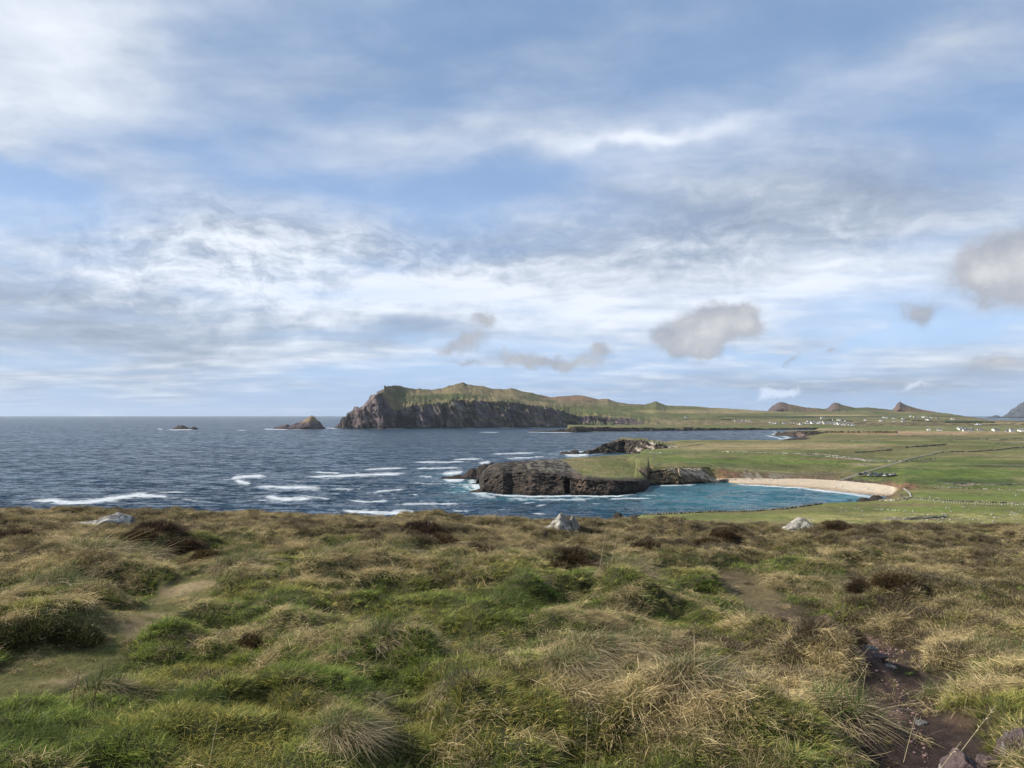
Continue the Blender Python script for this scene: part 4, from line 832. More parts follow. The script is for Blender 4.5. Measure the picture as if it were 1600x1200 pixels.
for lab, pts in [('low dark turf bank crossing the pasture above the car park', [(1330,728),(1345,726.5),(1362,727.5)]),
    ('dark turf bank along the foot of the bright right pasture', [(1470,757),(1500,756.3),(1540,758),(1600,757.2)]),
    ('thin dark boundary between the upper right pastures', [(1480,688),(1530,686),(1560,687),(1620,684.5)]),
    ('thin dark boundary near the tan strip on the far right', [(1540,693.6),(1570,692.6),(1620,693)]),
    ('faint dark boundary across the moor left of centre right', [(1290,690),(1330,689),(1380,690.5)]),
    ('dark bank along the lower edge of the near yellow field', [(1380,811),(1410,812),(1450,810),(1475,808.5)]),
    ('faint dark boundary under the nearer house cluster', [(1400,681),(1450,680),(1500,681.5)])]:
    P_ = densify(pts, 2.0); o0 = P_[0]; V = []
    for i, p in enumerate(P_):
        a, b = P_[max(i-1, 0)], P_[min(i+1, len(P_)-1)]; L_ = math.hypot(b[0]-a[0], b[1]-a[1])+1e-6; nx, ny = -(b[1]-a[1])/L_, (b[0]-a[0])/L_
        hh = random.uniform(.5, 1.1)*(0.15 if i in (0, len(P_)-1) else 1)
        for q, z in ((-1.1, -.4), (-.6, .75*hh), (0, hh), (.6, .7*hh), (1.1, -.4)): V.append((p[0]-o0[0]+nx*q+random.uniform(-.12,.12), p[1]-o0[1]+ny*q, p[2]-o0[2]+z))
    o = link('turf_bank', mesh_np('turf_bank', V, grid_faces(len(P_), 5), M_darkwall)); o.location = o0; tag(o, lab, 'turf bank')
def stones(label, boxes, n, smin, smax, mat):
    bx = []
    for _ in range(n):
        x0, x1, y0, y1 = random.choice(boxes); p = hit(random.uniform(x0, x1), random.uniform(y0, y1)); s_ = smin+(smax-smin)*random.random()**2
        bx.append((p[0], p[1], p[2]-.1, s_*1.4, s_, s_*.7, random.uniform(0, 3), s_*.12))
    V, Q = box_arrays(bx); tag(link('field_stones', mesh_np('field_stones', V, Q, mat, smooth=False)), label, 'stones', kind='stuff')
stones('pale stones strewn over the near yellow green fields', [(1230,1600,798,824),(1400,1600,798,822),(1450,1600,768,796)], 240, .25, .75, M_palestone)
stones('brown and grey boulders along the bank behind the beach', [(1105,1330,744,750),(1325,1385,747,754),(1375,1420,774,783)], 130, .4, 1.2, M_darkwall)
# road and car park
def ribbon(name, pts, half, mat, lift=.12, label=None):
    W = [Vector(hit(*p)) for p in dens_px(pts)]; V = []; 
    for i, p in enumerate(W):
        d = (W[min(i+1, len(W)-1)]-W[max(i-1, 0)]); d.z = 0; d.normalize(); nrm = Vector((-d.y, d.x, 0))
        for k in (-1, 0, 1): q = p+nrm*half*k; V.append((q.x, q.y, q.z+lift-(0 if k == 0 else .03)))
    o = link(name, mesh_np(name, V, grid_faces(len(W), 3), mat)); tag(o, kind='structure'); return o
M_road = flat_mat('worn_tarmac', (.17,.155,.12), .9, .2, 0, .5, .3)
ribbon('road', [(1309,751.5),(1322,747.5),(1338,741.5),(1352,737),(1370,732),(1390,726.5),(1404,722.5),(1412,721),(1440,720.2),(1462,718.6)], 1.9, M_road, .35)
M_grav = flat_mat('rough_gravel', (.15,.14,.10), .95, .1, 0, .4, .35)
ribbon('car_park', [(1340,744),(1352,742.8),(1370,743),(1385,743.5),(1402,742.5)], 6.0, M_grav, .10)

# ------------------------------------------------------------------ houses
M_white = flat_mat('white_render', (.80,.79,.75), .8, .2, 0, .6, .08); M_slate = flat_mat('slate_roof', (.10,.10,.11), .6, .3, 0, 1., .3); M_cream = flat_mat('cream_render', (.62,.55,.42), .8, .2, 0, .6, .1)
M_grey = flat_mat('grey_render', (.35,.34,.33), .8, .2, 0, .6, .1)
M_win = flat_mat('dark_window', (.04,.045,.05), .3, .5)
def house_meshes(L, W, H, R, wm):
    h = H; V = [(-L/2,-W/2,-1),(L/2,-W/2,-1),(L/2,W/2,-1),(-L/2,W/2,-1),(-L/2,-W/2,h),(L/2,-W/2,h),(L/2,W/2,h),(-L/2,W/2,h),(-L/2,0,h+R),(L/2,0,h+R)]
    me = bpy.data.meshes.new('house'); me.from_pydata(V, [], [(0,1,5,4),(2,3,7,6),(1,2,6,9,5),(3,0,4,8,7)]); me.materials.append(wm)
    o = .35; s = R/(W/2)
    Vr = []
    for sy in (-1, 1):
        for t in (0, .22): Vr += [(-L/2-o, sy*(W/2+o), h-s*o+t), (L/2+o, sy*(W/2+o), h-s*o+t), (L/2+o, 0, h+R+t+.02), (-L/2-o, 0, h+R+t+.02)]
    Fr = []
    for b in (0, 8): Fr += [(b,b+1,b+2,b+3),(b+4,b+5,b+6,b+7),(b,b+1,b+5,b+4),(b,b+3,b+7,b+4),(b+1,b+2,b+6,b+5)]
    mr = bpy.data.meshes.new('roof'); mr.from_pydata(Vr, [], Fr); mr.materials.append(M_slate)
    Vc, Qc = box_arrays([(-L/2+.7,0,h+R-.5,.9,.9,1.7,0,0)]); mc = mesh_np('chimney', Vc, Qc, wm, smooth=False)
    Vw, Qw = box_arrays([(0, -W/2-.02, 1.1, 1.1, .08, 1.3, 0, 0)]); mw = mesh_np('window', Vw, Qw, M_win, smooth=False); mw = (mw, (-L*.33, -L*.10, L*.14, L*.34))
    return me, mr, mc, mw
HM = [house_meshes(13,7,3.2,2.6,M_white), house_meshes(10,7,5.2,2.8,M_white), house_meshes(16,7.5,3.0,2.4,M_cream), house_meshes(9,6,2.8,2.2,M_white), house_meshes(12,8,3.0,2.4,M_grey)]
ORD = {}
def put_house(px, py, label, group, k=None, near=False):
    ORD.setdefault(label, []).append(px)
    p = hit(px, py); k = random.choice([0,1,3,0,2,1,0,4]) if k is None else k; h = HM[k]
    o = link('house', h[0]); o.location = p; o.rotation_euler = (0, 0, random.choice([0,.3,-.4,1.3,.1,-.15])); s = random.uniform(.95, 1.25); o.scale = (s, s, s)
    tag(o, label, 'house', group)
    r = link('roof', h[1], o); c = link('chimney', h[2], r)
    if near:
        for x in h[3][1]: link('window', h[3][0], o).location = (x, 0, 0)
GV = 'houses of the white village beyond the bay'
seen = []
for i in range(44):
    t = i/43; x = 1258+76*t+random.uniform(-1,1); y = np.interp(x, [1258,1290,1334], [661,662.5,664.8])+random.choice([-2.6,-1,0,0,.8,-1.8])*(.8 if x < 1310 else .5)
    put_house(x, y, 'small white house packed in the dense village row beyond the bay', GV, random.choice([0,1,0,3,2,0]))
for zx, zy in [(10,240),(35,243),(52,243),(100,245),(112,243),(160,243),(150,240),(195,250),(205,251)]:
    put_house(1200+zx/4, 600+zy/4+1, 'small white house on the slope left of the dense village', 'houses left of the village', None)
for zx, zy in [(1200,232),(1222,233),(1245,231),(1262,230),(1290,233)]:
    put_house(850+zx/4, 600+zy/4+.6, 'pale cottage in the short row at far left of the village slope', 'cottages at the left of the village', 0)
for zx, zy in [(335,212),(345,210),(400,222),(408,224),(435,224),(450,226),(480,229)]:
    put_house(1200+zx/4, 600+zy/4+1, 'small house above the dense village row, among dark trees', 'houses above the village', None)
for zx, zy in [(605,224),(700,229),(712,229),(720,208),(740,209),(770,192),(783,212),(785,232),(843,217),(845,234),(890,201),(918,204),(930,204),(965,205),(975,205),(1000,206),(1020,208),(1005,223),(990,222),(1058,212)]:
    put_house(1200+zx/4, 600+zy/4+1, 'scattered white house on the green slope below the pointed hills', 'houses scattered below the pointed hills', None)
for zx, zy in [(1148,217),(1158,218),(1170,219)]:
    put_house(1200+zx/4, 600+zy/4+1, 'pale house in the trio at the right foot of the pointed hills', 'trio of houses right of the pointed hills', None)
for zx, zy in [(1296,252),(1312,253),(1330,252)]:
    put_house(1200+zx/4, 600+zy/4+1, 'white house in the trio behind the dark hedge belt on the right', 'trio of houses by the hedge belt', None)
put_house(1071.5, 653, 'lone white house on the green slope left of the village', None, 1)
put_house(1450.5, 672.3, 'lone white house left of the nearer cluster, further left one', None, 0, True)
put_house(1467.5, 672.8, 'lone white house left of the nearer cluster, closer one', None, 0, True)
for zx, zy in [(1188,276),(1198,281),(1206,286),(1216,283),(1226,289),(1238,282),(1248,289),(1262,291),(1276,286),(1232,292)]:
    put_house(1200+zx/4, 600+zy/4+.6, 'white building in the nearer cluster on the right plain', 'nearer cluster of buildings on the plain', None, True)
for zx, zy in [(1318,288),(1334,289)]: put_house(1200+zx/4, 600+zy/4+.6, 'low pale shed just right of the nearer cluster', 'sheds right of the cluster', 4, True)
for zx, zy in [(1408,287),(1424,291),(1500,296),(1522,297),(1568,293),(1584,294),(1596,291)]:
    put_house(1200+zx/4, 600+zy/4+.8, 'pale house in the loose row at the right edge of the plain', 'loose row of houses at the right edge', None, True)
WORDS = ['leftmost','second','third','fourth','fifth','sixth','seventh','eighth','ninth','tenth','eleventh','twelfth','thirteenth','fourteenth','fifteenth','sixteenth','seventeenth','eighteenth','nineteenth','twentieth']
for lab, xs in ORD.items():
    if 1 < len(xs) <= 20:
        hs = sorted([o for o in COL.objects if o.get('label') == lab], key=lambda o: o.location.x/o.location.y)
        for i, o in enumerate(hs): o['label'] = (lab+(', leftmost' if i == 0 else ', rightmost' if i == len(hs)-1 else ', '+WORDS[i]+' from left'))
# hedge belts and trees near the houses
M_bush = land_mat('hedge_leaves', .1, .6, 2., .5, .5)
def hedge(label, pts, h, w):
    P_ = densify(pts, 6); bx = []; V = []; Q = []; o0 = P_[0]
    ic = [(math.cos(a)*math.cos(b), math.sin(a)*math.cos(b), math.sin(b)) for b in (-.5, .3, 1.0) for a in np.linspace(0, 2*math.pi, 7)[:-1]]+[(0,0,1.1)]
    for p in P_:
        s = random.uniform(.7, 1.25); n0 = len(V)
        for (a, b, c) in ic: j = random.uniform(.75, 1.2); V.append((p[0]-o0[0]+a*w*s*j, p[1]-o0[1]+b*w*s*j, p[2]-o0[2]+c*h*.6*s*j+h*.3))
        for r in range(2):
            for k in range(6): Q.append((n0+r*6+k, n0+r*6+(k+1) % 6, n0+(r+1)*6+(k+1) % 6, n0+(r+1)*6+k))
        for k in range(6): Q.append((n0+12+k, n0+12+(k+1) % 6, n0+18, n0+18))
    me = bpy.data.meshes.new('hedge'); me.from_pydata(V, [], [q[:3] if q[2] == q[3] else q for q in Q]); me.materials.append(M_bush)
    a = me.color_attributes.new('Col', 'FLOAT_COLOR', 'POINT'); a.data.foreach_set('color', np.tile(np.array([.035,.05,.02,1], np.float32), len(V)))
    o = link('hedge', me); o.location = o0; return tag(o, label, 'hedge')
hedge('long dark hedge belt crossing the plain on the right', [(1478,660.4),(1500,660.6),(1530,660.8),(1552,660.6)], 6, 6)
hedge('dark scrub belt left of the village', [(1128,656.6),(1136,656.3),(1142,656.6)], 6, 6)
hedge('dark tree line along the slope above the village', [(1290,657.2),(1300,656.6),(1320,657.6),(1330,658.6)], 6, 6)
hedge('small dark hedge in front of the scattered houses', [(1425,657.4),(1440,657.8),(1456,658.4)], 5, 6)
hedge('dark hedge on the slope behind the scattered houses', [(1405,655),(1420,655.4)], 5, 5)

# ------------------------------------------------------------------ cars
M_glass = flat_mat('car_glass', (.03,.035,.04), .12, .6); M_tyre = flat_mat('tyre', (.02,.02,.02), .8)
def car_mesh(mat, L, H, van):
    w = .9; x = L/2
    low = [(-x,.35),(-x,.75),(-x*.92,.95),(-x*.45,1.0),(x*.45 if not van else x*.7,1.0),(x*.95,.9),(x,.7),(x,.35)]
    V = [(a, -w, b) for a, b in low]+[(a, w, b) for a, b in low]; n = len(low)
    Fc = [tuple(range(n))[::-1], tuple(range(n, 2*n))]+[(i, (i+1) % n, (i+1) % n+n, i+n) for i in range(n)]
    me = bpy.data.meshes.new('body'); me.from_pydata(V, [], Fc); me.materials.append(mat)
    t = [(-x*.72,.98),(-x*.5,H),(x*.15 if not van else x*.45,H),(x*.48 if not van else x*.72,.98)]
    V = [(a, -w*.96, b) if b < 1 else (a, -w*.78, b) for a, b in t]+[(a, w*.96, b) if b < 1 else (a, w*.78, b) for a, b in t]
    mg = bpy.data.meshes.new('cabin_glass'); mg.from_pydata(V, [], [(3,2,1,0),(4,5,6,7),(0,1,5,4),(2,3,7,6)]); mg.materials.append(M_glass)
    mr = bpy.data.meshes.new('roof'); k = [V[1], V[2], V[6], V[5]]; mr.from_pydata([(a*1.02,b*1.03,c) for a,b,c in k]+[(a,b,c+.07) for a,b,c in k], [], [(0,1,2,3),(4,5,6,7),(0,1,5,4),(1,2,6,5),(2,3,7,6),(3,0,4,7)]); mr.materials.append(mat)
    return me, mg, mr
def wheel_mesh():
    n = 14; V = []; 
    for y in (-.11, .11): V += [(math.cos(a)*.32, y, math.sin(a)*.32) for a in np.linspace(0, 2*math.pi, n+1)[:-1]]
    me = bpy.data.meshes.new('wheel'); me.from_pydata(V, [], [tuple(range(n)), tuple(range(n, 2*n))[::-1]]+[(i, (i+1) % n, (i+1) % n+n, i+n) for i in range(n)]); me.materials.append(M_tyre); return me
WM = wheel_mesh()
def paint(n, c): return flat_mat(n, c, .3, .5, 0, 1, .03)
CP = {'black': paint('black_paint', (.015,.016,.018)), 'blue': paint('blue_paint', (.03,.06,.16)), 'silver': paint('silver_paint', (.42,.44,.46)), 'white': paint('white_paint', (.78,.78,.77)), 'grey': paint('grey_paint', (.12,.13,.14)), 'red': paint('red_paint', (.3,.03,.02))}
CARS = [(1343,741.6,'black','black car parked nearest the road at the left end of the car park'),(1350,740.0,'blue','dark blue car in the back row near the road'),(1354.5,741.0,'grey','dark grey car parked third from the road in the back row'),(1358,743.6,'silver','pale silver car at the front of the car park'),
        (1361,740.6,'black','black car in the back row behind the silver car'),(1366,741.2,'blue','blue car in the middle of the back row'),(1371,743.4,'blue','dark blue car in the front row, middle of the car park'),(1376,742.0,'black','black car in the middle of the car park, right of the blue ones'),
        (1380.5,743.9,'white','white car in the front row right of the middle'),(1384,742.2,'grey','grey car in the back row towards the right end'),(1390,743.2,'silver','silver car second from the right end of the car park'),(1396,742.4,'grey','grey car at the right end of the car park')]
for i, (px, py, c, lab) in enumerate(CARS):
    p = hit(px, py+.6); e = bpy.data.objects.new('parked_car', None); COL.objects.link(e); e.location = (p[0], p[1], p[2]+.3); e.rotation_euler = (0, 0, random.uniform(.9, 1.5)+(0 if i % 3 else -1.0))
    tag(e, lab, 'car', 'cars parked above the beach')
    b, g, r = car_mesh(CP[c], random.uniform(3.9, 4.6), random.uniform(1.45, 1.75), i % 4 == 1)
    link('body', b, e); link('cabin_glass', g, e); link('roof', r, e)
    for sx in (-1, 1):
        for sy in (-1, 1): w = link('wheel', WM, e); w.location = (sx*1.3, sy*.82, .32)

# ------------------------------------------------------------------ people on the beach (skinned figures, about 3 pixels tall)
def person(px, py, label, shirt, trousers, stride=.2, rz=0):
    p = hit(px, py)
    J = [(0,0,.95),(0,0,1.2),(0,0,1.42),(0,0,1.52),(0,.02,1.66),(-.19,0,1.40),(-.24,.03,1.12),(-.24,.12,.88),(.19,0,1.40),(.24,-.03,1.12),(.24,.06,.88),(-.10,0,.90),(-.11,stride*.5,.50),(-.11,stride*.5-.05,.08),(-.11,stride*.5+.12,.04),(.10,0,.90),(.11,-stride*.3,.50),(.11,-stride-.02,.09),(.11,-stride+.13,.04)]
    E = [(0,1),(1,2),(2,3),(3,4),(2,5),(5,6),(6,7),(2,8),(8,9),(9,10),(0,11),(11,12),(12,13),(13,14),(0,15),(15,16),(16,17),(17,18)]
    R = [.15,.14,.15,.06,.11,.065,.05,.04,.065,.05,.04,.10,.07,.05,.05,.10,.07,.05,.05]
    me = bpy.data.meshes.new('person'); me.from_pydata(J, E, [])
    o = link('person', me); o.location = p; o.rotation_euler = (0, 0, rz)
    sk = o.modifiers.new('skin', 'SKIN'); 
    for i, v in enumerate(me.skin_vertices[0].data): v.radius = (R[i], R[i]); v.use_root = (i == 0)
    sb = o.modifiers.new('sub', 'SUBSURF'); sb.levels = 1; sb.render_levels = 1
    m, N = newmat('clothes'); g = N.n.new('ShaderNodeTexCoord').outputs['Object']; z = N.sep(g)[2]
    c = N.mix(N.smooth(z, .93, .97), tuple(trousers)+(1,), tuple(shirt)+(1,)); c = N.mix(N.smooth(z, 1.50, 1.53), c, (.45,.28,.2,1)); c = N.mix(N.smooth(z, 1.66, 1.70), c, (.06,.04,.03,1))
    b = principled(N, c, .8); finish(N, b.outputs[0]); me.materials.append(m)
    return tag(o, label, 'person')
person(1305,764.5,'person in dark clothes standing at the water line, left of the beach walkers',(.03,.03,.05),(.03,.03,.04),.1)
person(1314.3,761.2,'person in dark coat walking on the sand beside the figure at the water line',(.05,.04,.06),(.02,.02,.03),.25,.8)
person(1355,764.6,'person in dark clothes walking alone on the right part of the beach',(.06,.05,.05),(.03,.03,.05),.25,1.4)
person(1318.5,749.5,'person in dark jacket at the foot of the track onto the beach',(.02,.02,.03),(.05,.05,.06),.2,2.2)

# ------------------------------------------------------------------ vegetation meshes
def blades(root, d, L, bend, width, segs, col0, col1, seed_side=None):
    n = len(root); ts = np.linspace(0, 1, segs+1)
    side = np.cross(d, rng.normal(size=(n, 3))); side /= np.linalg.norm(side, axis=1, keepdims=True)+1e-9
    V = np.zeros((n, segs+1, 2, 3)); C = np.zeros((n, segs+1, 2, 3))
    for i, t in enumerate(ts):
        p = root+d*(L*t)[:, None]+bend*(L*t*t)[:, None]
        w = width*(1-t)**.7*.5+width*.06
        V[:, i, 0] = p-side*w[:, None]; V[:, i, 1] = p+side*w[:, None]
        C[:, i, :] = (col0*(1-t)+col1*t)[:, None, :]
    idx = np.arange(n*(segs+1)*2).reshape(n, segs+1, 2)
    Q = np.stack([idx[:, :-1, 0], idx[:, :-1, 1], idx[:, 1:, 1], idx[:, 1:, 0]], -1).reshape(-1, 4)
    return V.reshape(-1, 3), C.reshape(-1, 3), Q
def merge(parts):
    V = []; C = []; Q = []; o = 0
    for v, c, q in parts: V.append(v); C.append(c); Q.append(q+o); o += len(v)
    return np.concatenate(V), np.concatenate(C), np.concatenate(Q)
def norm(a): return a/(np.linalg.norm(a, axis=1, keepdims=True)+1e-9)
WIND = np.array((.40, -.15, 0.))
def tuft(n, r, L, lean, droop, width, c0, c1, seg=3, cvar=.25, wind=.35):
    a = rng.uniform(0, 2*math.pi, n); rr = r*np.sqrt(rng.uniform(0, 1, n)); root = np.stack([np.cos(a)*rr, np.sin(a)*rr, np.full(n, -.03)], 1)
    out = np.stack([np.cos(a), np.sin(a), np.zeros(n)], 1)
    d = norm(np.array((0,0,1.))+out*(lean*rng.uniform(.1,1,n))[:, None]+rng.normal(0,.18,(n,3))+WIND*wind)
    ln = L*rng.uniform(.5,1.15,n); bend = out*(.3*rng.uniform(0,1,n))[:, None]+WIND*wind*rng.uniform(.3,1.2,n)[:, None]+np.array((0,0,-1.))*(droop*rng.uniform(.3,1.3,n))[:, None]
    k = rng.uniform(1-cvar, 1+cvar, n)[:, None]
    return blades(root, d, ln, bend, width*rng.uniform(.7,1.3,n), seg, np.array(c0)*k, np.array(c1)*k)
def heather_part(n, r, h, c0, c1, width=.006, tw=.38):
    a = rng.uniform(0, 2*math.pi, n); el = np.arccos(rng.uniform(.05, 1, n)); out = np.stack([np.cos(a)*np.sin(el), np.sin(a)*np.sin(el), np.cos(el)], 1)
    rad = rng.uniform(.45, .95, n)[:, None]; root = out*np.array((r, r, h))*rad
    d = norm(out+rng.normal(0,.45,(n,3))+np.array((0,0,.5))); k = rng.uniform(.6,1.4,n)[:, None]
    return blades(root, d, h*tw*rng.uniform(.6,1.4,n), rng.normal(0,.15,(n,3)), np.full(n, width), 2, np.array(c0)*k, np.array(c1)*k)
W3 = (1., 1., 1.)
protos = []
pc = bpy.data.collections.new('plant_sources')
def add_proto(parts, kind):
    V, C, Q = merge(parts); me = mesh_np('plant_source', V, Q, M_vegi, cols=C, smooth=False)
    o = bpy.data.objects.new('source_%02d' % len(protos), me); pc.objects.link(o); protos.append(kind)
for i in range(5): add_proto([tuft(52, .075, .062+.015*i, .9, .35, .0042, (.28,.30,.3), (1.35,1.3,1.2)), tuft(7, .07, .13, .8, .5, .0035, (1.6,1.2,1.3), (3.0,2.2,2.6))], 'green')  # dark roots, bright tips here and below: shaded gaps put into the colours
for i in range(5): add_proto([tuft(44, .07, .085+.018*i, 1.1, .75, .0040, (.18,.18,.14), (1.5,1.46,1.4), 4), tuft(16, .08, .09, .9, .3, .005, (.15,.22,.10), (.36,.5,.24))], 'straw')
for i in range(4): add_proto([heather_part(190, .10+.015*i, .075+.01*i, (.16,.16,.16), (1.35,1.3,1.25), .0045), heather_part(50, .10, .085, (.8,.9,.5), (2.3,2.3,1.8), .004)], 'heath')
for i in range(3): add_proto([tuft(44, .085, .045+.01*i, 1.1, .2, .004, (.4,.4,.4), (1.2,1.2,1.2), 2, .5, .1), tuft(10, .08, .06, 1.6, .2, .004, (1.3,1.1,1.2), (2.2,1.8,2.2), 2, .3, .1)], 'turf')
def thatch(n, r, L):
    a = rng.uniform(0, 6.283, n); q = np.sqrt(rng.uniform(0, 1, n))*r; b = rng.normal(.4, .9, n)
    root = np.stack([np.cos(a)*q, np.sin(a)*q, rng.uniform(.0, .05, n)], 1); d = norm(np.stack([np.cos(b), np.sin(b), rng.uniform(-.05, .55, n)], 1)); k = rng.uniform(.45, 1.3, n)[:, None]
    return blades(root, d, L*rng.uniform(.4, 1.2, n), np.array((0,0,-.45))*rng.uniform(.2,1.4,n)[:, None]+rng.normal(0,.4,(n,3)), rng.uniform(.002,.0038,n), 4, np.array((.5,.5,.42))*k, np.array((1.5,1.45,1.4))*k)
for i in range(4): add_proto([thatch(80, .10, .10+.018*i), tuft(14, .08, .08, .9, .3, .004, (.12,.2,.08), (.34,.5,.2))], 'thatch')
KI = {k: [i for i, q in enumerate(protos) if q == k] for k in ('green','straw','heath','turf','thatch')}

def scatter():
    n1, n2 = 26000, 150000
    pxs = rng.uniform(-200, 1800, n1+n2); Y = np.concatenate([np.sqrt(rng.uniform(2.6**2, 7**2, n1)), rng.uniform(7, 35, n2)])
    X = U(pxs)*Y
    g, s, h, p0, p1 = masks(X, Y)
    # keep soil showing on the paths
    keep = (rng.uniform(size=len(X)) > np.maximum(p0*.40, p1*.93)); X, Y, g, s, h, p0, p1 = [a[keep] for a in (X, Y, g, s, h, p0, p1)]
    Z = Hf(X, Y)-.01; n = len(X)
    e = .12; sx = (Hf(X+e, Y)-Hf(X-e, Y))/(2*e); sy = (Hf(X, Y+e)-Hf(X, Y-e))/(2*e)
    gg = g+rng.normal(0,.34,n); ss = s+rng.normal(0,.36,n)+.1; hh = h*.85+rng.normal(0,.45,n)
    kind = np.where(hh > np.maximum(gg, ss)+.12, 2, np.where(ss > gg, 1, 0)); kind = np.where(((p0 > .35) | (p1 > .5)) & (rng.uniform(size=n) < .62), 3, kind); shortp = np.where((p0 > .35) | (p1 > .5), .72, 1.)
    idx = np.zeros(n, np.int32)
    for k, nm in enumerate(('green','straw','heath','turf')):
        m = kind == k; idx[m] = rng.choice(KI[nm], m.sum())
    m = (kind == 1) & (rng.uniform(size=n) < .38); idx[m] = rng.choice(KI['thatch'], m.sum())
    m = (kind == 2) & (rng.uniform(size=n) < .18); idx[m] = rng.choice(KI['thatch'], m.sum())
    nz = fb2(X*.8, Y*.8, 3, 500); nz2 = fb2(X*2.4, Y*2.4, 3, 501)
    v = (.6+.8*rng.uniform(size=n)+.7*(fb2(X*3.1, Y*3.3, 3, 510)-.5))[:, None]; v = np.maximum(v, .25); v = v*1.42
    px_, py_ = project(X, Y, Z); farf = sstep(900, 830, py_)
    gcol = np.array((.108,.152,.034))*(1-sstep(.45,.68,nz))[:, None]+np.array((.170,.182,.050))*sstep(.45,.68,nz)[:, None]
    gcol = gcol*(1-.5*farf[:, None])+np.array((.175,.165,.065))*.5*farf[:, None]
    scol = np.array((.42,.34,.19))*(1-sstep(.4,.7,nz2))[:, None]+np.array((.33,.265,.15))*sstep(.4,.7,nz2)[:, None]
    scol = scol*(1-.35*farf[:, None])+np.array((.235,.19,.105))*.35*farf[:, None]
    hcol = np.array((.112,.090,.060))*(1-sstep(.4,.65,nz2))[:, None]+np.array((.225,.19,.105))*sstep(.4,.65,nz2)[:, None]
    tcol = np.where((p0 > p1)[:, None], np.array((.27,.215,.11))*(1-sstep(.4,.6,nz2))[:, None]+np.array((.12,.13,.04))*sstep(.4,.6,nz2)[:, None], np.array((.13,.115,.05)))
    tint = np.choose(kind[:, None], [gcol, scol, hcol, tcol])*v
    sc = .88*rng.uniform(.6,1.2,n)*np.choose(kind, [1.0, 1.0, 1.0, 1.0])*(1+.12*farf)*np.where(kind == 1, .7+.6*nz, 1.)*shortp
    rot = np.stack([np.clip(sy, -.6, .6)*.5, -np.clip(sx, -.6, .6)*.5, rng.uniform(-1.6,1.6,n)+np.where(kind >= 2, rng.uniform(0,6.28,n), 0)], 1)
    me = bpy.data.meshes.new('moor_grass'); me.vertices.add(n); me.vertices.foreach_set('co', np.stack([X, Y, Z], 1).astype(np.float32).ravel())
    a = me.attributes.new('rot', 'FLOAT_VECTOR', 'POINT'); a.data.foreach_set('vector', rot.astype(np.float32).ravel())
    a = me.attributes.new('size', 'FLOAT', 'POINT'); a.data.foreach_set('value', sc.astype(np.float32))
    a = me.attributes.new('pick', 'INT', 'POINT'); a.data.foreach_set('value', idx)
    a = me.attributes.new('tint', 'FLOAT_COLOR', 'POINT'); a.data.foreach_set('color', np.concatenate([tint, np.ones((n, 1))], 1).astype(np.float32).ravel())
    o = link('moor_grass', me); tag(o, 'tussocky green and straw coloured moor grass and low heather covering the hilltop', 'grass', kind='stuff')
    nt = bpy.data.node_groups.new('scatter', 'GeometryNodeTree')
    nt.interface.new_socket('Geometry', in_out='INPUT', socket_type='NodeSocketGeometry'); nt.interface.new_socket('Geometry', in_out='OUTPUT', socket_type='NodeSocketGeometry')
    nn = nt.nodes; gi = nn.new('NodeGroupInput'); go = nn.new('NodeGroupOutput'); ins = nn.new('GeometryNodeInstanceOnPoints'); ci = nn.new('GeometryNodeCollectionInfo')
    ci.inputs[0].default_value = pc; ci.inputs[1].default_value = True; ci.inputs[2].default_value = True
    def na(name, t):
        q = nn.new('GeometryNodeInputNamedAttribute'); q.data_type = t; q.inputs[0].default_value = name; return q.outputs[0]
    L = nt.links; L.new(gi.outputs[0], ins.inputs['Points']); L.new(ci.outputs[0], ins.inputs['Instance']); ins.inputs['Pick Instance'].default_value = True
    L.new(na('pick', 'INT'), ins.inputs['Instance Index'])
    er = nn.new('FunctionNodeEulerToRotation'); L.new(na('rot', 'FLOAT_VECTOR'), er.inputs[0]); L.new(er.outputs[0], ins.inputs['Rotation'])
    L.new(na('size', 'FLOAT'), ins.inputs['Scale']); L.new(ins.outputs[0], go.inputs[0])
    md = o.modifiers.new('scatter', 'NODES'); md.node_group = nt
scatter()

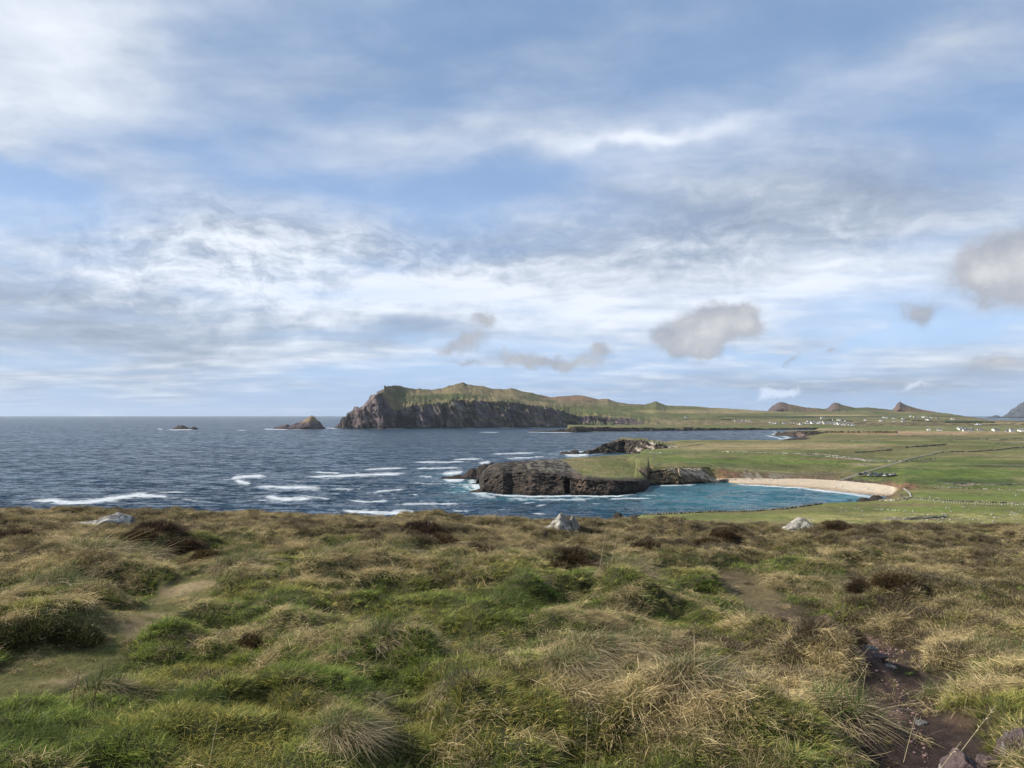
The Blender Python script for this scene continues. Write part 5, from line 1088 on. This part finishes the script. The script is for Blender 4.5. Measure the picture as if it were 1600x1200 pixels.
# ---- single tussocks, heather bushes, stalks, stones of the hilltop
def tussock_mesh(seed, straw=True, r=.32, h=.26, n=620, L=.34):
    n = int(n*2.1)
    a = rng.uniform(0, 2*math.pi, n); q = np.sqrt(rng.uniform(0, 1, n)); out = np.stack([np.cos(a), np.sin(a), np.zeros(n)], 1)
    root = out*(q*r)[:, None]; root[:, 2] = h*(1-q**2)*.6-.03
    comb = np.array((.65,-.35,0.))
    d = norm(out*(.25+.7*q)[:, None]+np.array((0,0,.75))+comb*.5+rng.normal(0,.34,(n,3)))
    bend = out*.25+rng.normal(0,.28,(n,3))+comb*rng.uniform(.0,.8,n)[:, None]+np.array((0,0,-1.))*rng.uniform(.55,1.15,n)[:, None]
    k = rng.uniform(.65,1.3,n)[:, None]
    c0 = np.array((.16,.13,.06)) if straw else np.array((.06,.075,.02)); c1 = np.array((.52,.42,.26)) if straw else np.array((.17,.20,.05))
    p1 = blades(root, d, L*.72*rng.uniform(.35,1.25,n), bend, rng.uniform(.003,.006,n), 5, c0*k, c1*k)
    m = n//4; a2 = rng.uniform(0,6.28,m); rt = np.stack([np.cos(a2)*r*.9*np.sqrt(rng.uniform(0,1,m)), np.sin(a2)*r*.9*np.sqrt(rng.uniform(0,1,m)), np.zeros(m)], 1); rt[:, 2] = h*.3*(1-(np.hypot(rt[:,0],rt[:,1])/r)**2)
    p2 = blades(rt, norm(rng.normal(0,.4,(m,3))+np.array((.1,0,1))), rng.uniform(.12,.26,m), rng.normal(0,.2,(m,3)), np.full(m,.005), 3, np.tile((.05,.07,.02),(m,1)), np.tile((.13,.18,.05),(m,1)))
    V, C, Q = merge([p1, p2]); return mesh_np('grass_tussock', V, Q, M_veg, cols=C, smooth=False)
def heather_mesh(r=.4, h=.3, n=3000, warm=0):
    bank_shade = warm == 3; warm = 0 if bank_shade else warm
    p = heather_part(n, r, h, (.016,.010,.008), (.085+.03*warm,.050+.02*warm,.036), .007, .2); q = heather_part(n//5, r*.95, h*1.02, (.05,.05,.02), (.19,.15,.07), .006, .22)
    if bank_shade: p = heather_part(n, r, h, (.014,.018,.006), (.075,.085,.028), .006, .15)  # dark green twigs: the shade of a grass bank painted as colour
    V, C, Q = merge([p, q]); w = fb2(V[:, 0]*5, V[:, 1]*5, 2, 600+warm)-.5; V[:, 2] *= (1+w*.9); V[:, 0] *= 1+w*.5
    return mesh_np('heather_bush', V, Q, M_veg, cols=C, smooth=False)
TM = [tussock_mesh(0), tussock_mesh(1, True, .30, .30, 560, .42), tussock_mesh(2, False, .34, .24, 600, .30), tussock_mesh(3, True, .24, .18, 380, .26)]
TUS = [ # px, py, kind, scale, turn, label
 (932,1045,1,1.25,0,'big straw tussock combed flat to the right, centre right foreground'),(890,1075,0,1.0,-.4,'ragged straw tussock touching the lower left of the big combed one'),
 (1085,1125,1,1.2,.3,'wide bleached tussock near the bottom, left of the rounded upright one'),(1310,1115,3,1.5,0,'rounded upright pale tussock left of the dark soil path, near the bottom'),
 (602,1010,3,1.35,.1,'pale rounded tussock with grey tips, in the green grass left of centre'),(822,933,3,1.2,0,'small golden domed tussock above the dark drooping one'),
 (790,962,2,1.3,.2,'drooping green tussock with a dark hollow on its right side'),(972,930,1,1.3,0,'domed straw tussock with a dark hollow, right of centre'),
 (520,900,0,1.9,0,'long pale straw mound, left of the centre hummocks'),(610,895,0,1.7,.2,'brown straw mound adjoining the long pale mound on its right'),
 (375,905,0,1.6,.1,'flattened straw tussock beside the left grassy path'),(435,955,3,1.3,.4,'small tan tussock with swept top, right of the left path'),
 (160,1065,3,1.0,.2,'small swept tussock beside the thin brown stalks'),(300,1100,2,1.0,0,'dark green rounded tussock, lower left foreground'),
 (70,925,0,2.2,0,'broad straw tussock at the left edge above the dark bank'),(140,890,1,2.2,.1,'tall feathery straw grass left of the dark heather mound'),
 (215,870,1,2.0,0,'leaning straw grass just below the dark heather mound'),(725,1095,3,1.2,.3,'small tan tussock right of the lower centre'),
 (745,1010,3,1.1,.1,'faded straw tussock left of the green fan of grass'),(850,1020,2,1.5,-.2,'fan of bright green and yellow grass beside the big combed tussock'),
 (1170,1065,1,.9,.2,'wispy upright straw tuft between the big tussock and the path'),(540,1160,0,.8,.2,'straw tussock at the bottom edge, left of centre'),
 (745,1170,0,.8,.5,'swept tan tussock at the bottom edge, centre'),(680,980,0,1.0,.2,'low straw tussock in the green grass above the lower centre'),
 (1560,1040,0,1.3,.1,'matted straw clump at the right edge beyond the soil path'),(1480,1070,0,.9,.4,'low matted straw clump right of the dark soil path'),
 (1010,1000,0,1.2,.2,'pale straw clump above the combed tussock on its right'),(700,905,0,1.6,.1,'brown straw hummock in the middle of the hilltop'),
 (1150,950,0,1.1,.3,'straw clump at the left side of the right path'),(1290,900,0,1.5,.2,'pale straw clump below the triangular rock'),
 (560,1080,3,1.0,.2,'thin straw tussock low in the green slope'),(30,1180,2,.9,.1,'green tussock in the bottom left corner')]
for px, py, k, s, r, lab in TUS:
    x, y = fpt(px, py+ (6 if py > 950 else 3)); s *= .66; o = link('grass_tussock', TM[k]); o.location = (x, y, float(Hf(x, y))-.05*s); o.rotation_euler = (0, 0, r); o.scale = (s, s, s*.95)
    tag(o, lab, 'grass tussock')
HMS = [heather_mesh(n=7000), heather_mesh(.42,.26,7000,1), heather_mesh(.36,.30,6000,2), heather_mesh(.42,.28,7000,3)]
HEA = [(245,856,0,1.7,'big dark heather mound standing proud on the left of the hilltop'),(215,862,2,1.2,'heather shoulder on the left side of the big dark mound'),(285,862,0,1.3,'dark heather skirt right of the big mound'),(570,837,0,1.2,'small round dark heather mound alone left of centre'),
 (660,862,0,1.7,'dark ragged heather bush in the middle of the hilltop'),(690,868,2,1.4,'heather bush touching the right side of the ragged one'),(620,858,1,1.4,'brown heather bush touching the left side of the ragged one'),
 (860,903,2,1.4,'dark green heather bush left of the two tall pale stems'),(930,900,0,1.3,'dark brown heather bush behind the two tall pale stems'),(895,893,1,1.2,'brown topped heather between the two dark bushes of the centre'),
 (1095,838,0,1.2,'narrow dark heather mound at the head of the right path'),(1135,845,1,1.3,'wide brown heather mound right of the narrow one'),(1105,852,2,1.2,'low dark heather in front of the narrow mound'),
 (1290,1010,0,.85,'darkest heather bush beside the pink stones of the path'),(1325,1025,0,.6,'small dark heather lobe overhanging the pale flat stones'),(1262,1002,2,.6,'left lobe of the dark heather beside the path'),
 (1215,975,1,1.0,'reddish heather bush above the darkest one'),(1305,838,1,1.6,'heather ridge just right of the triangular rock'),(1265,860,2,1.0,'little black heather clump below the triangular rock'),
 (1355,950,0,.9,'dark heather clump in the middle of the right slope'),(1400,955,2,1.1,'brown heather clump right of the middle dark clump'),(1300,880,2,1.1,'brown heather clump left of the pale straw on the right'),
 (1560,945,1,1.3,'brown heather at the right edge, upper slope'),(1460,862,1,1.3,'small rounded heather clump near the right brow'),(1570,965,2,1.0,'dark heather low at the right edge'),(1500,950,0,.9,'dark heather right of centre on the right slope'),
 (30,842,0,1.8,'flat dark heather at the left edge near the brow'),(50,995,3,1.15,'grass bank with its shade painted dark green, above the left path'),(118,992,3,.9,'right end of the grass bank with painted shade above the left path'),(-4,1000,3,1.0,'left end of the grass bank with painted shade at the picture edge'),(740,885,1,1.3,'brown heather patch left of the dark green bush'),
 (330,872,2,1.3,'low brown heather right of the big left mound'),(1010,868,1,1.2,'heather patch between the centre bushes and the path head'),(400,985,1,.6,'small dark twiggy clump above the green slope')]
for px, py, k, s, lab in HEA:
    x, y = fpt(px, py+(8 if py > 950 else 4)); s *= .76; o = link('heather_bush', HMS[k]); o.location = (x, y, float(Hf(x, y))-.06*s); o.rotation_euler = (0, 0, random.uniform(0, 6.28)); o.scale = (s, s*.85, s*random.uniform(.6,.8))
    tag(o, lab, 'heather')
# tall stems
def stem_mesh(name, L, lean, r, col, knots=0, heads=0):
    n = 10; V = []; C = []; Q = []
    for i in range(n+1):
        t = i/n; c = np.array((lean[0]*L*t+lean[2]*L*t*t*.35+(.006*math.sin(9*t) if knots else 0), lean[1]*L*t, L*t)); rr = r*(1-.6*t)*(1+(.5 if knots and i % 3 == 0 else 0))
        for a in range(5): V.append(c+np.array((math.cos(a*1.2566)*rr, math.sin(a*1.2566)*rr, 0))); C.append(col)
        if i: 
            b = (i-1)*5; Q += [(b+a, b+(a+1) % 5, b+5+(a+1) % 5, b+5+a) for a in range(5)]
    V = np.array(V); C = np.array(C, float); Q = np.array(Q)
    if heads:
        t = rng.uniform(.65, 1., heads); root = np.stack([lean[0]*L*t+lean[2]*L*t*t*.35, lean[1]*L*t, L*t], 1)
        p = blades(root, norm(rng.normal(0,.5,(heads,3))+np.array((0,0,.6))), np.full(heads, L*.07), np.zeros((heads,3)), np.full(heads, .004), 2, np.tile(col,(heads,1)), np.tile(np.array(col)*1.1,(heads,1)))
        V, C, Q = merge([(V, C, Q), p])
    return mesh_np(name, V, Q, M_veg, cols=C, smooth=False)
BR = (.10,.06,.04); ST = (.50,.42,.26)
STEMS = [(140,1125,.42,(.12,0,.15),.0035,BR,1,0,'dead_weed','taller thin dark brown dead stalk standing by the left path'),(112,1100,.32,(.10,0,.1),.003,BR,1,0,'dead_weed','shorter dead brown stalk left of the taller one'),
 (175,1110,.34,(.9,0,.2),.003,(.30,.20,.12),0,0,'dead_weed','leaning tan twig right of the dead brown stalks'),(0,1145,.40,(1.1,0,.1),.003,(.36,.26,.16),0,0,'dead_weed','long bent straw twig lying from the left edge'),
 (325,1205,.30,(.18,0,0),.003,ST,0,0,'tall_grass','single bleached stem at the bottom left, below the dark tussock'),
 (936,920,.6,(.16,0,.05),.004,(.5,.43,.31),0,6,'tall_grass','left of the two tall pale stems in front of the dark heather'),(950,918,.6,(.22,0,.05),.004,(.5,.43,.31),0,6,'tall_grass','right of the two tall pale stems in front of the dark heather'),
 (1465,1190,.42,(.75,0,.1),.003,ST,0,14,'tall_grass','longest pale grass stem leaning right across the soil path'),(1450,1195,.24,(.7,0,.2),.0025,ST,0,10,'tall_grass','short pale stem at the foot of the longest leaning one'),(1410,1165,.30,(.28,0,0),.0025,ST,0,6,'tall_grass','pale kinked stem standing up in the dark soil'),
 (1320,1080,.30,(.55,0,.2),.002,ST,0,10,'tall_grass','thin stem arching over the pink stones'),(1345,1080,.26,(.12,0,.1),.002,ST,0,6,'tall_grass','thin upright stem beside the heather lobe'),
 (1520,1205,.36,(1.2,0,.2),.0025,ST,0,10,'tall_grass','stem leaning far right over the pinkish rock'),(1180,1170,.28,(-.45,0,.1),.003,(.6,.55,.42),0,0,'tall_grass','bleached stick leaning left over the wide tussock'),
 (980,1150,.22,(0,0,.05),.003,BR,1,0,'dead_weed','short dark twig left of the wide bleached tussock'),(900,1150,.24,(-.1,0,.05),.003,BR,1,0,'dead_weed','dark twig in the green grass below the big combed tussock'),(1050,1095,.2,(.02,0,.05),.003,BR,1,0,'dead_weed','dark twig standing in the wide bleached tussock'),
 (915,1170,.32,(0.02,0,.05),.0025,ST,0,4,'tall_grass','upright pale stem in the lower centre right'),(1230,1160,.3,(.08,0,.1),.003,(.35,.25,.15),1,4,'dead_weed','brown stalk with side shoots near the bottom right'),(1215,1120,.3,(-.05,0,.1),.0025,(.30,.2,.12),1,4,'dead_weed','thin brown stalk left of the rounded tussock'),
 (620,960,.22,(.0,0,.05),.003,ST,0,0,'tall_grass','short pale stem above the rounded grey tipped tussock')]
for px, py, L, lean, r, c, kn, hd, nm, lab in STEMS:
    x, y = fpt(px, min(py, 1199)); o = link(nm, stem_mesh(nm, L, lean, r, c, kn, hd)); o.location = (x, y, float(Hf(x, y))-.02); tag(o, lab, 'plant stem')
# stones
def rock_mesh(name, sx, sy, sz, seed, mat, peaks=None, rough=.35):
    nu, nv = 56, 28; a = np.linspace(0, 2*math.pi, nu, endpoint=False); b = np.linspace(-.35, math.pi/2, nv)
    A, B = np.meshgrid(a, b); x = np.cos(A)*np.cos(B); y = np.sin(A)*np.cos(B); z = np.sin(B)
    sq = (np.abs(x)**4+np.abs(y)**4+np.abs(z)**4)**-.25; x, y, z = x*sq, y*sq, z*sq
    n = fb2(x*1.7+z+seed, y*1.7+z*1.3, 4, seed, .55, True)-.55; r = 1+rough*n*1.6+(fb2(x*7, y*7+z*5, 3, seed+2)-.5)*.12
    x, y, z = x*r, y*r, z*r
    if peaks: z = z*np.interp(x, [p[0] for p in peaks], [p[1] for p in peaks])
    z = np.maximum(z, -.4)
    V = np.stack([x*sx, y*sy, z*sz], -1); i = np.arange(nu*nv).reshape(nv, nu); j = np.roll(i, -1, 1)
    Q = np.stack([i[:-1], j[:-1], j[1:], i[1:]], -1).reshape(-1, 4)
    return mesh_np(name, V, Q, mat, smooth=False)
ROCKS = [(869,838,.34,.28,.31,M_palestone,[(-1.2,.15),(-.5,.45),(0,.95),(.35,1.25),(.8,.7),(1.2,.2)],'jagged pale rock standing highest on the brow'),
 (895,838,.15,.13,.26,M_palestone,[(-1.2,.2),(0,1.2),(1.2,.3)],'small pointed pale stone right of the jagged rock'),
 (150,826,.66,.5,.32,M_greystone,[(-1.2,.45),(0,.7),(.6,1.2),(1.2,1.0)],'long flat grey lichen covered rock on the left of the hilltop'),
 (108,826,.34,.4,.12,M_greystone,[(-1.2,.4),(1.2,1.)],'low grey slab continuing the long rock to the left'),
 (1248,834,.42,.3,.32,M_palestone,[(-1.2,.15),(-.4,.6),(0.1,1.15),(.7,.7),(1.2,.2)],'triangular pale rock half hidden in heather right of the path'),
 (376,813,.16,.15,.07,M_palestone,None,'tiny pale flat stone at the left brow'),
 (1512,1195,.115,.10,.13,M_pinkstone,[(-1.2,.7),(-.2,1.2),(.5,.7),(1.2,.2)],'purple grey pointed rock in the bottom right, beside the soil path'),
 (1597,1192,.09,.10,.10,M_pinkstone,[(-1.2,.5),(.2,1.),(1.2,1.2)],'grey white stone cut by the right edge at the bottom'),
 (1545,1172,.05,.06,.04,M_pinkstone,None,'small dull stone behind the pointed rock at bottom right'),
 (1350,1030,.10,.06,.02,M_greystone,None,'pale flat stone in the path below the pink gravel'),
 (1388,1042,.05,.04,.02,M_palestone,None,'little white stone in the path right of the flat one'),
 (1368,1036,.09,.06,.02,M_pinkstone,None,'grey flat stone between the two pale path stones'),
 (1440,1107,.035,.03,.03,M_greystone,None,'round grey pebble in the dark soil'),
 (1345,1000,.10,.09,.03,M_pinkstone,None,'flat rose stone at the top of the pink gravel')]
for i, (px, py, sx, sy, sz, m, pk, lab) in enumerate(ROCKS):
    x, y = fpt(px, min(py, 1196)); o = link('rock', rock_mesh('rock', sx, sy, sz, 700+i*3, m, pk)); o.location = (x, y, float(Hf(x, y))-.01); o.rotation_euler = (0, 0, random.uniform(-.2,.2)); tag(o, lab, 'rock')
def gravel():
    bx = []; 
    for _ in range(2300):
        if random.random() < .75: px = random.gauss(1336, 27); py = random.gauss(1008, 12)
        else: px = random.uniform(1300, 1440); py = np.interp(px, [1300,1360,1400,1440], [985,1020,1080,1165])+random.gauss(0, 24)
        x, y = fpt(px, py) if False else (None, None)
        bx.append((px, py))
    G = []
    Yg = np.geomspace(2.5, 14, 400)
    for px, py in bx:
        X = U(px)*Yg; Z = zbase(X, Yg); q = project(X, Yg, Z)[1]; k = int(np.argmax(q <= py)); G.append((X[k], Yg[k]))
    G = np.array(G); Z = Hf(G[:, 0], G[:, 1]); s = .004+.014*rng.uniform(0, 1, len(G))**3
    V, Q = box_arrays([(g[0], g[1], z-.004, a*1.5, a*1.2, a*.7, random.uniform(0, 3), a*.12) for g, z, a in zip(G, Z, s)])
    m, N = newmat('path_gravel'); pos = N.n.new('ShaderNodeNewGeometry').outputs['Position']; c = N.ramp(N.noise(pos, 30, 2, .5), [(.3, (.08,.055,.05)), (.5, (.19,.11,.10)), (.62, (.24,.165,.15)), (.75, (.34,.31,.29))])
    b = principled(N, c, .8); finish(N, b.outputs[0])
    tag(link('gravel', mesh_np('gravel', V, Q, m, smooth=False)), 'pink and grey gravel worn bare on the right hand path', 'gravel', kind='stuff')
gravel()

# ------------------------------------------------------------------ sea haze
def haze():
    V, Q = box_arrays([(0, 0, 0, 1, 1, 1, 0, 0)])
    x0, x1, y0, y1, z0, z1 = -34000, 50000, -200, 31000, -25, 300
    V = [(x0,y0,z0),(x1,y0,z0),(x1,y1,z0),(x0,y1,z0),(x0,y0,z1),(x1,y0,z1),(x1,y1,z1),(x0,y1,z1)]
    m, N = newmat('haze'); v = N.n.new('ShaderNodeVolumePrincipled'); v.inputs['Color'].default_value = (.80,.90,1,1); v.inputs['Density'].default_value = 1.4e-5; v.inputs['Anisotropy'].default_value = .2
    o = N.n.new('ShaderNodeOutputMaterial'); N.l.new(v.outputs[0], o.inputs['Volume'])
    tag(link('haze', mesh_np('haze', V, Q, m, smooth=False)), kind='stuff', label='thin blue sea haze over the bay and far hills', cat='haze')
haze()
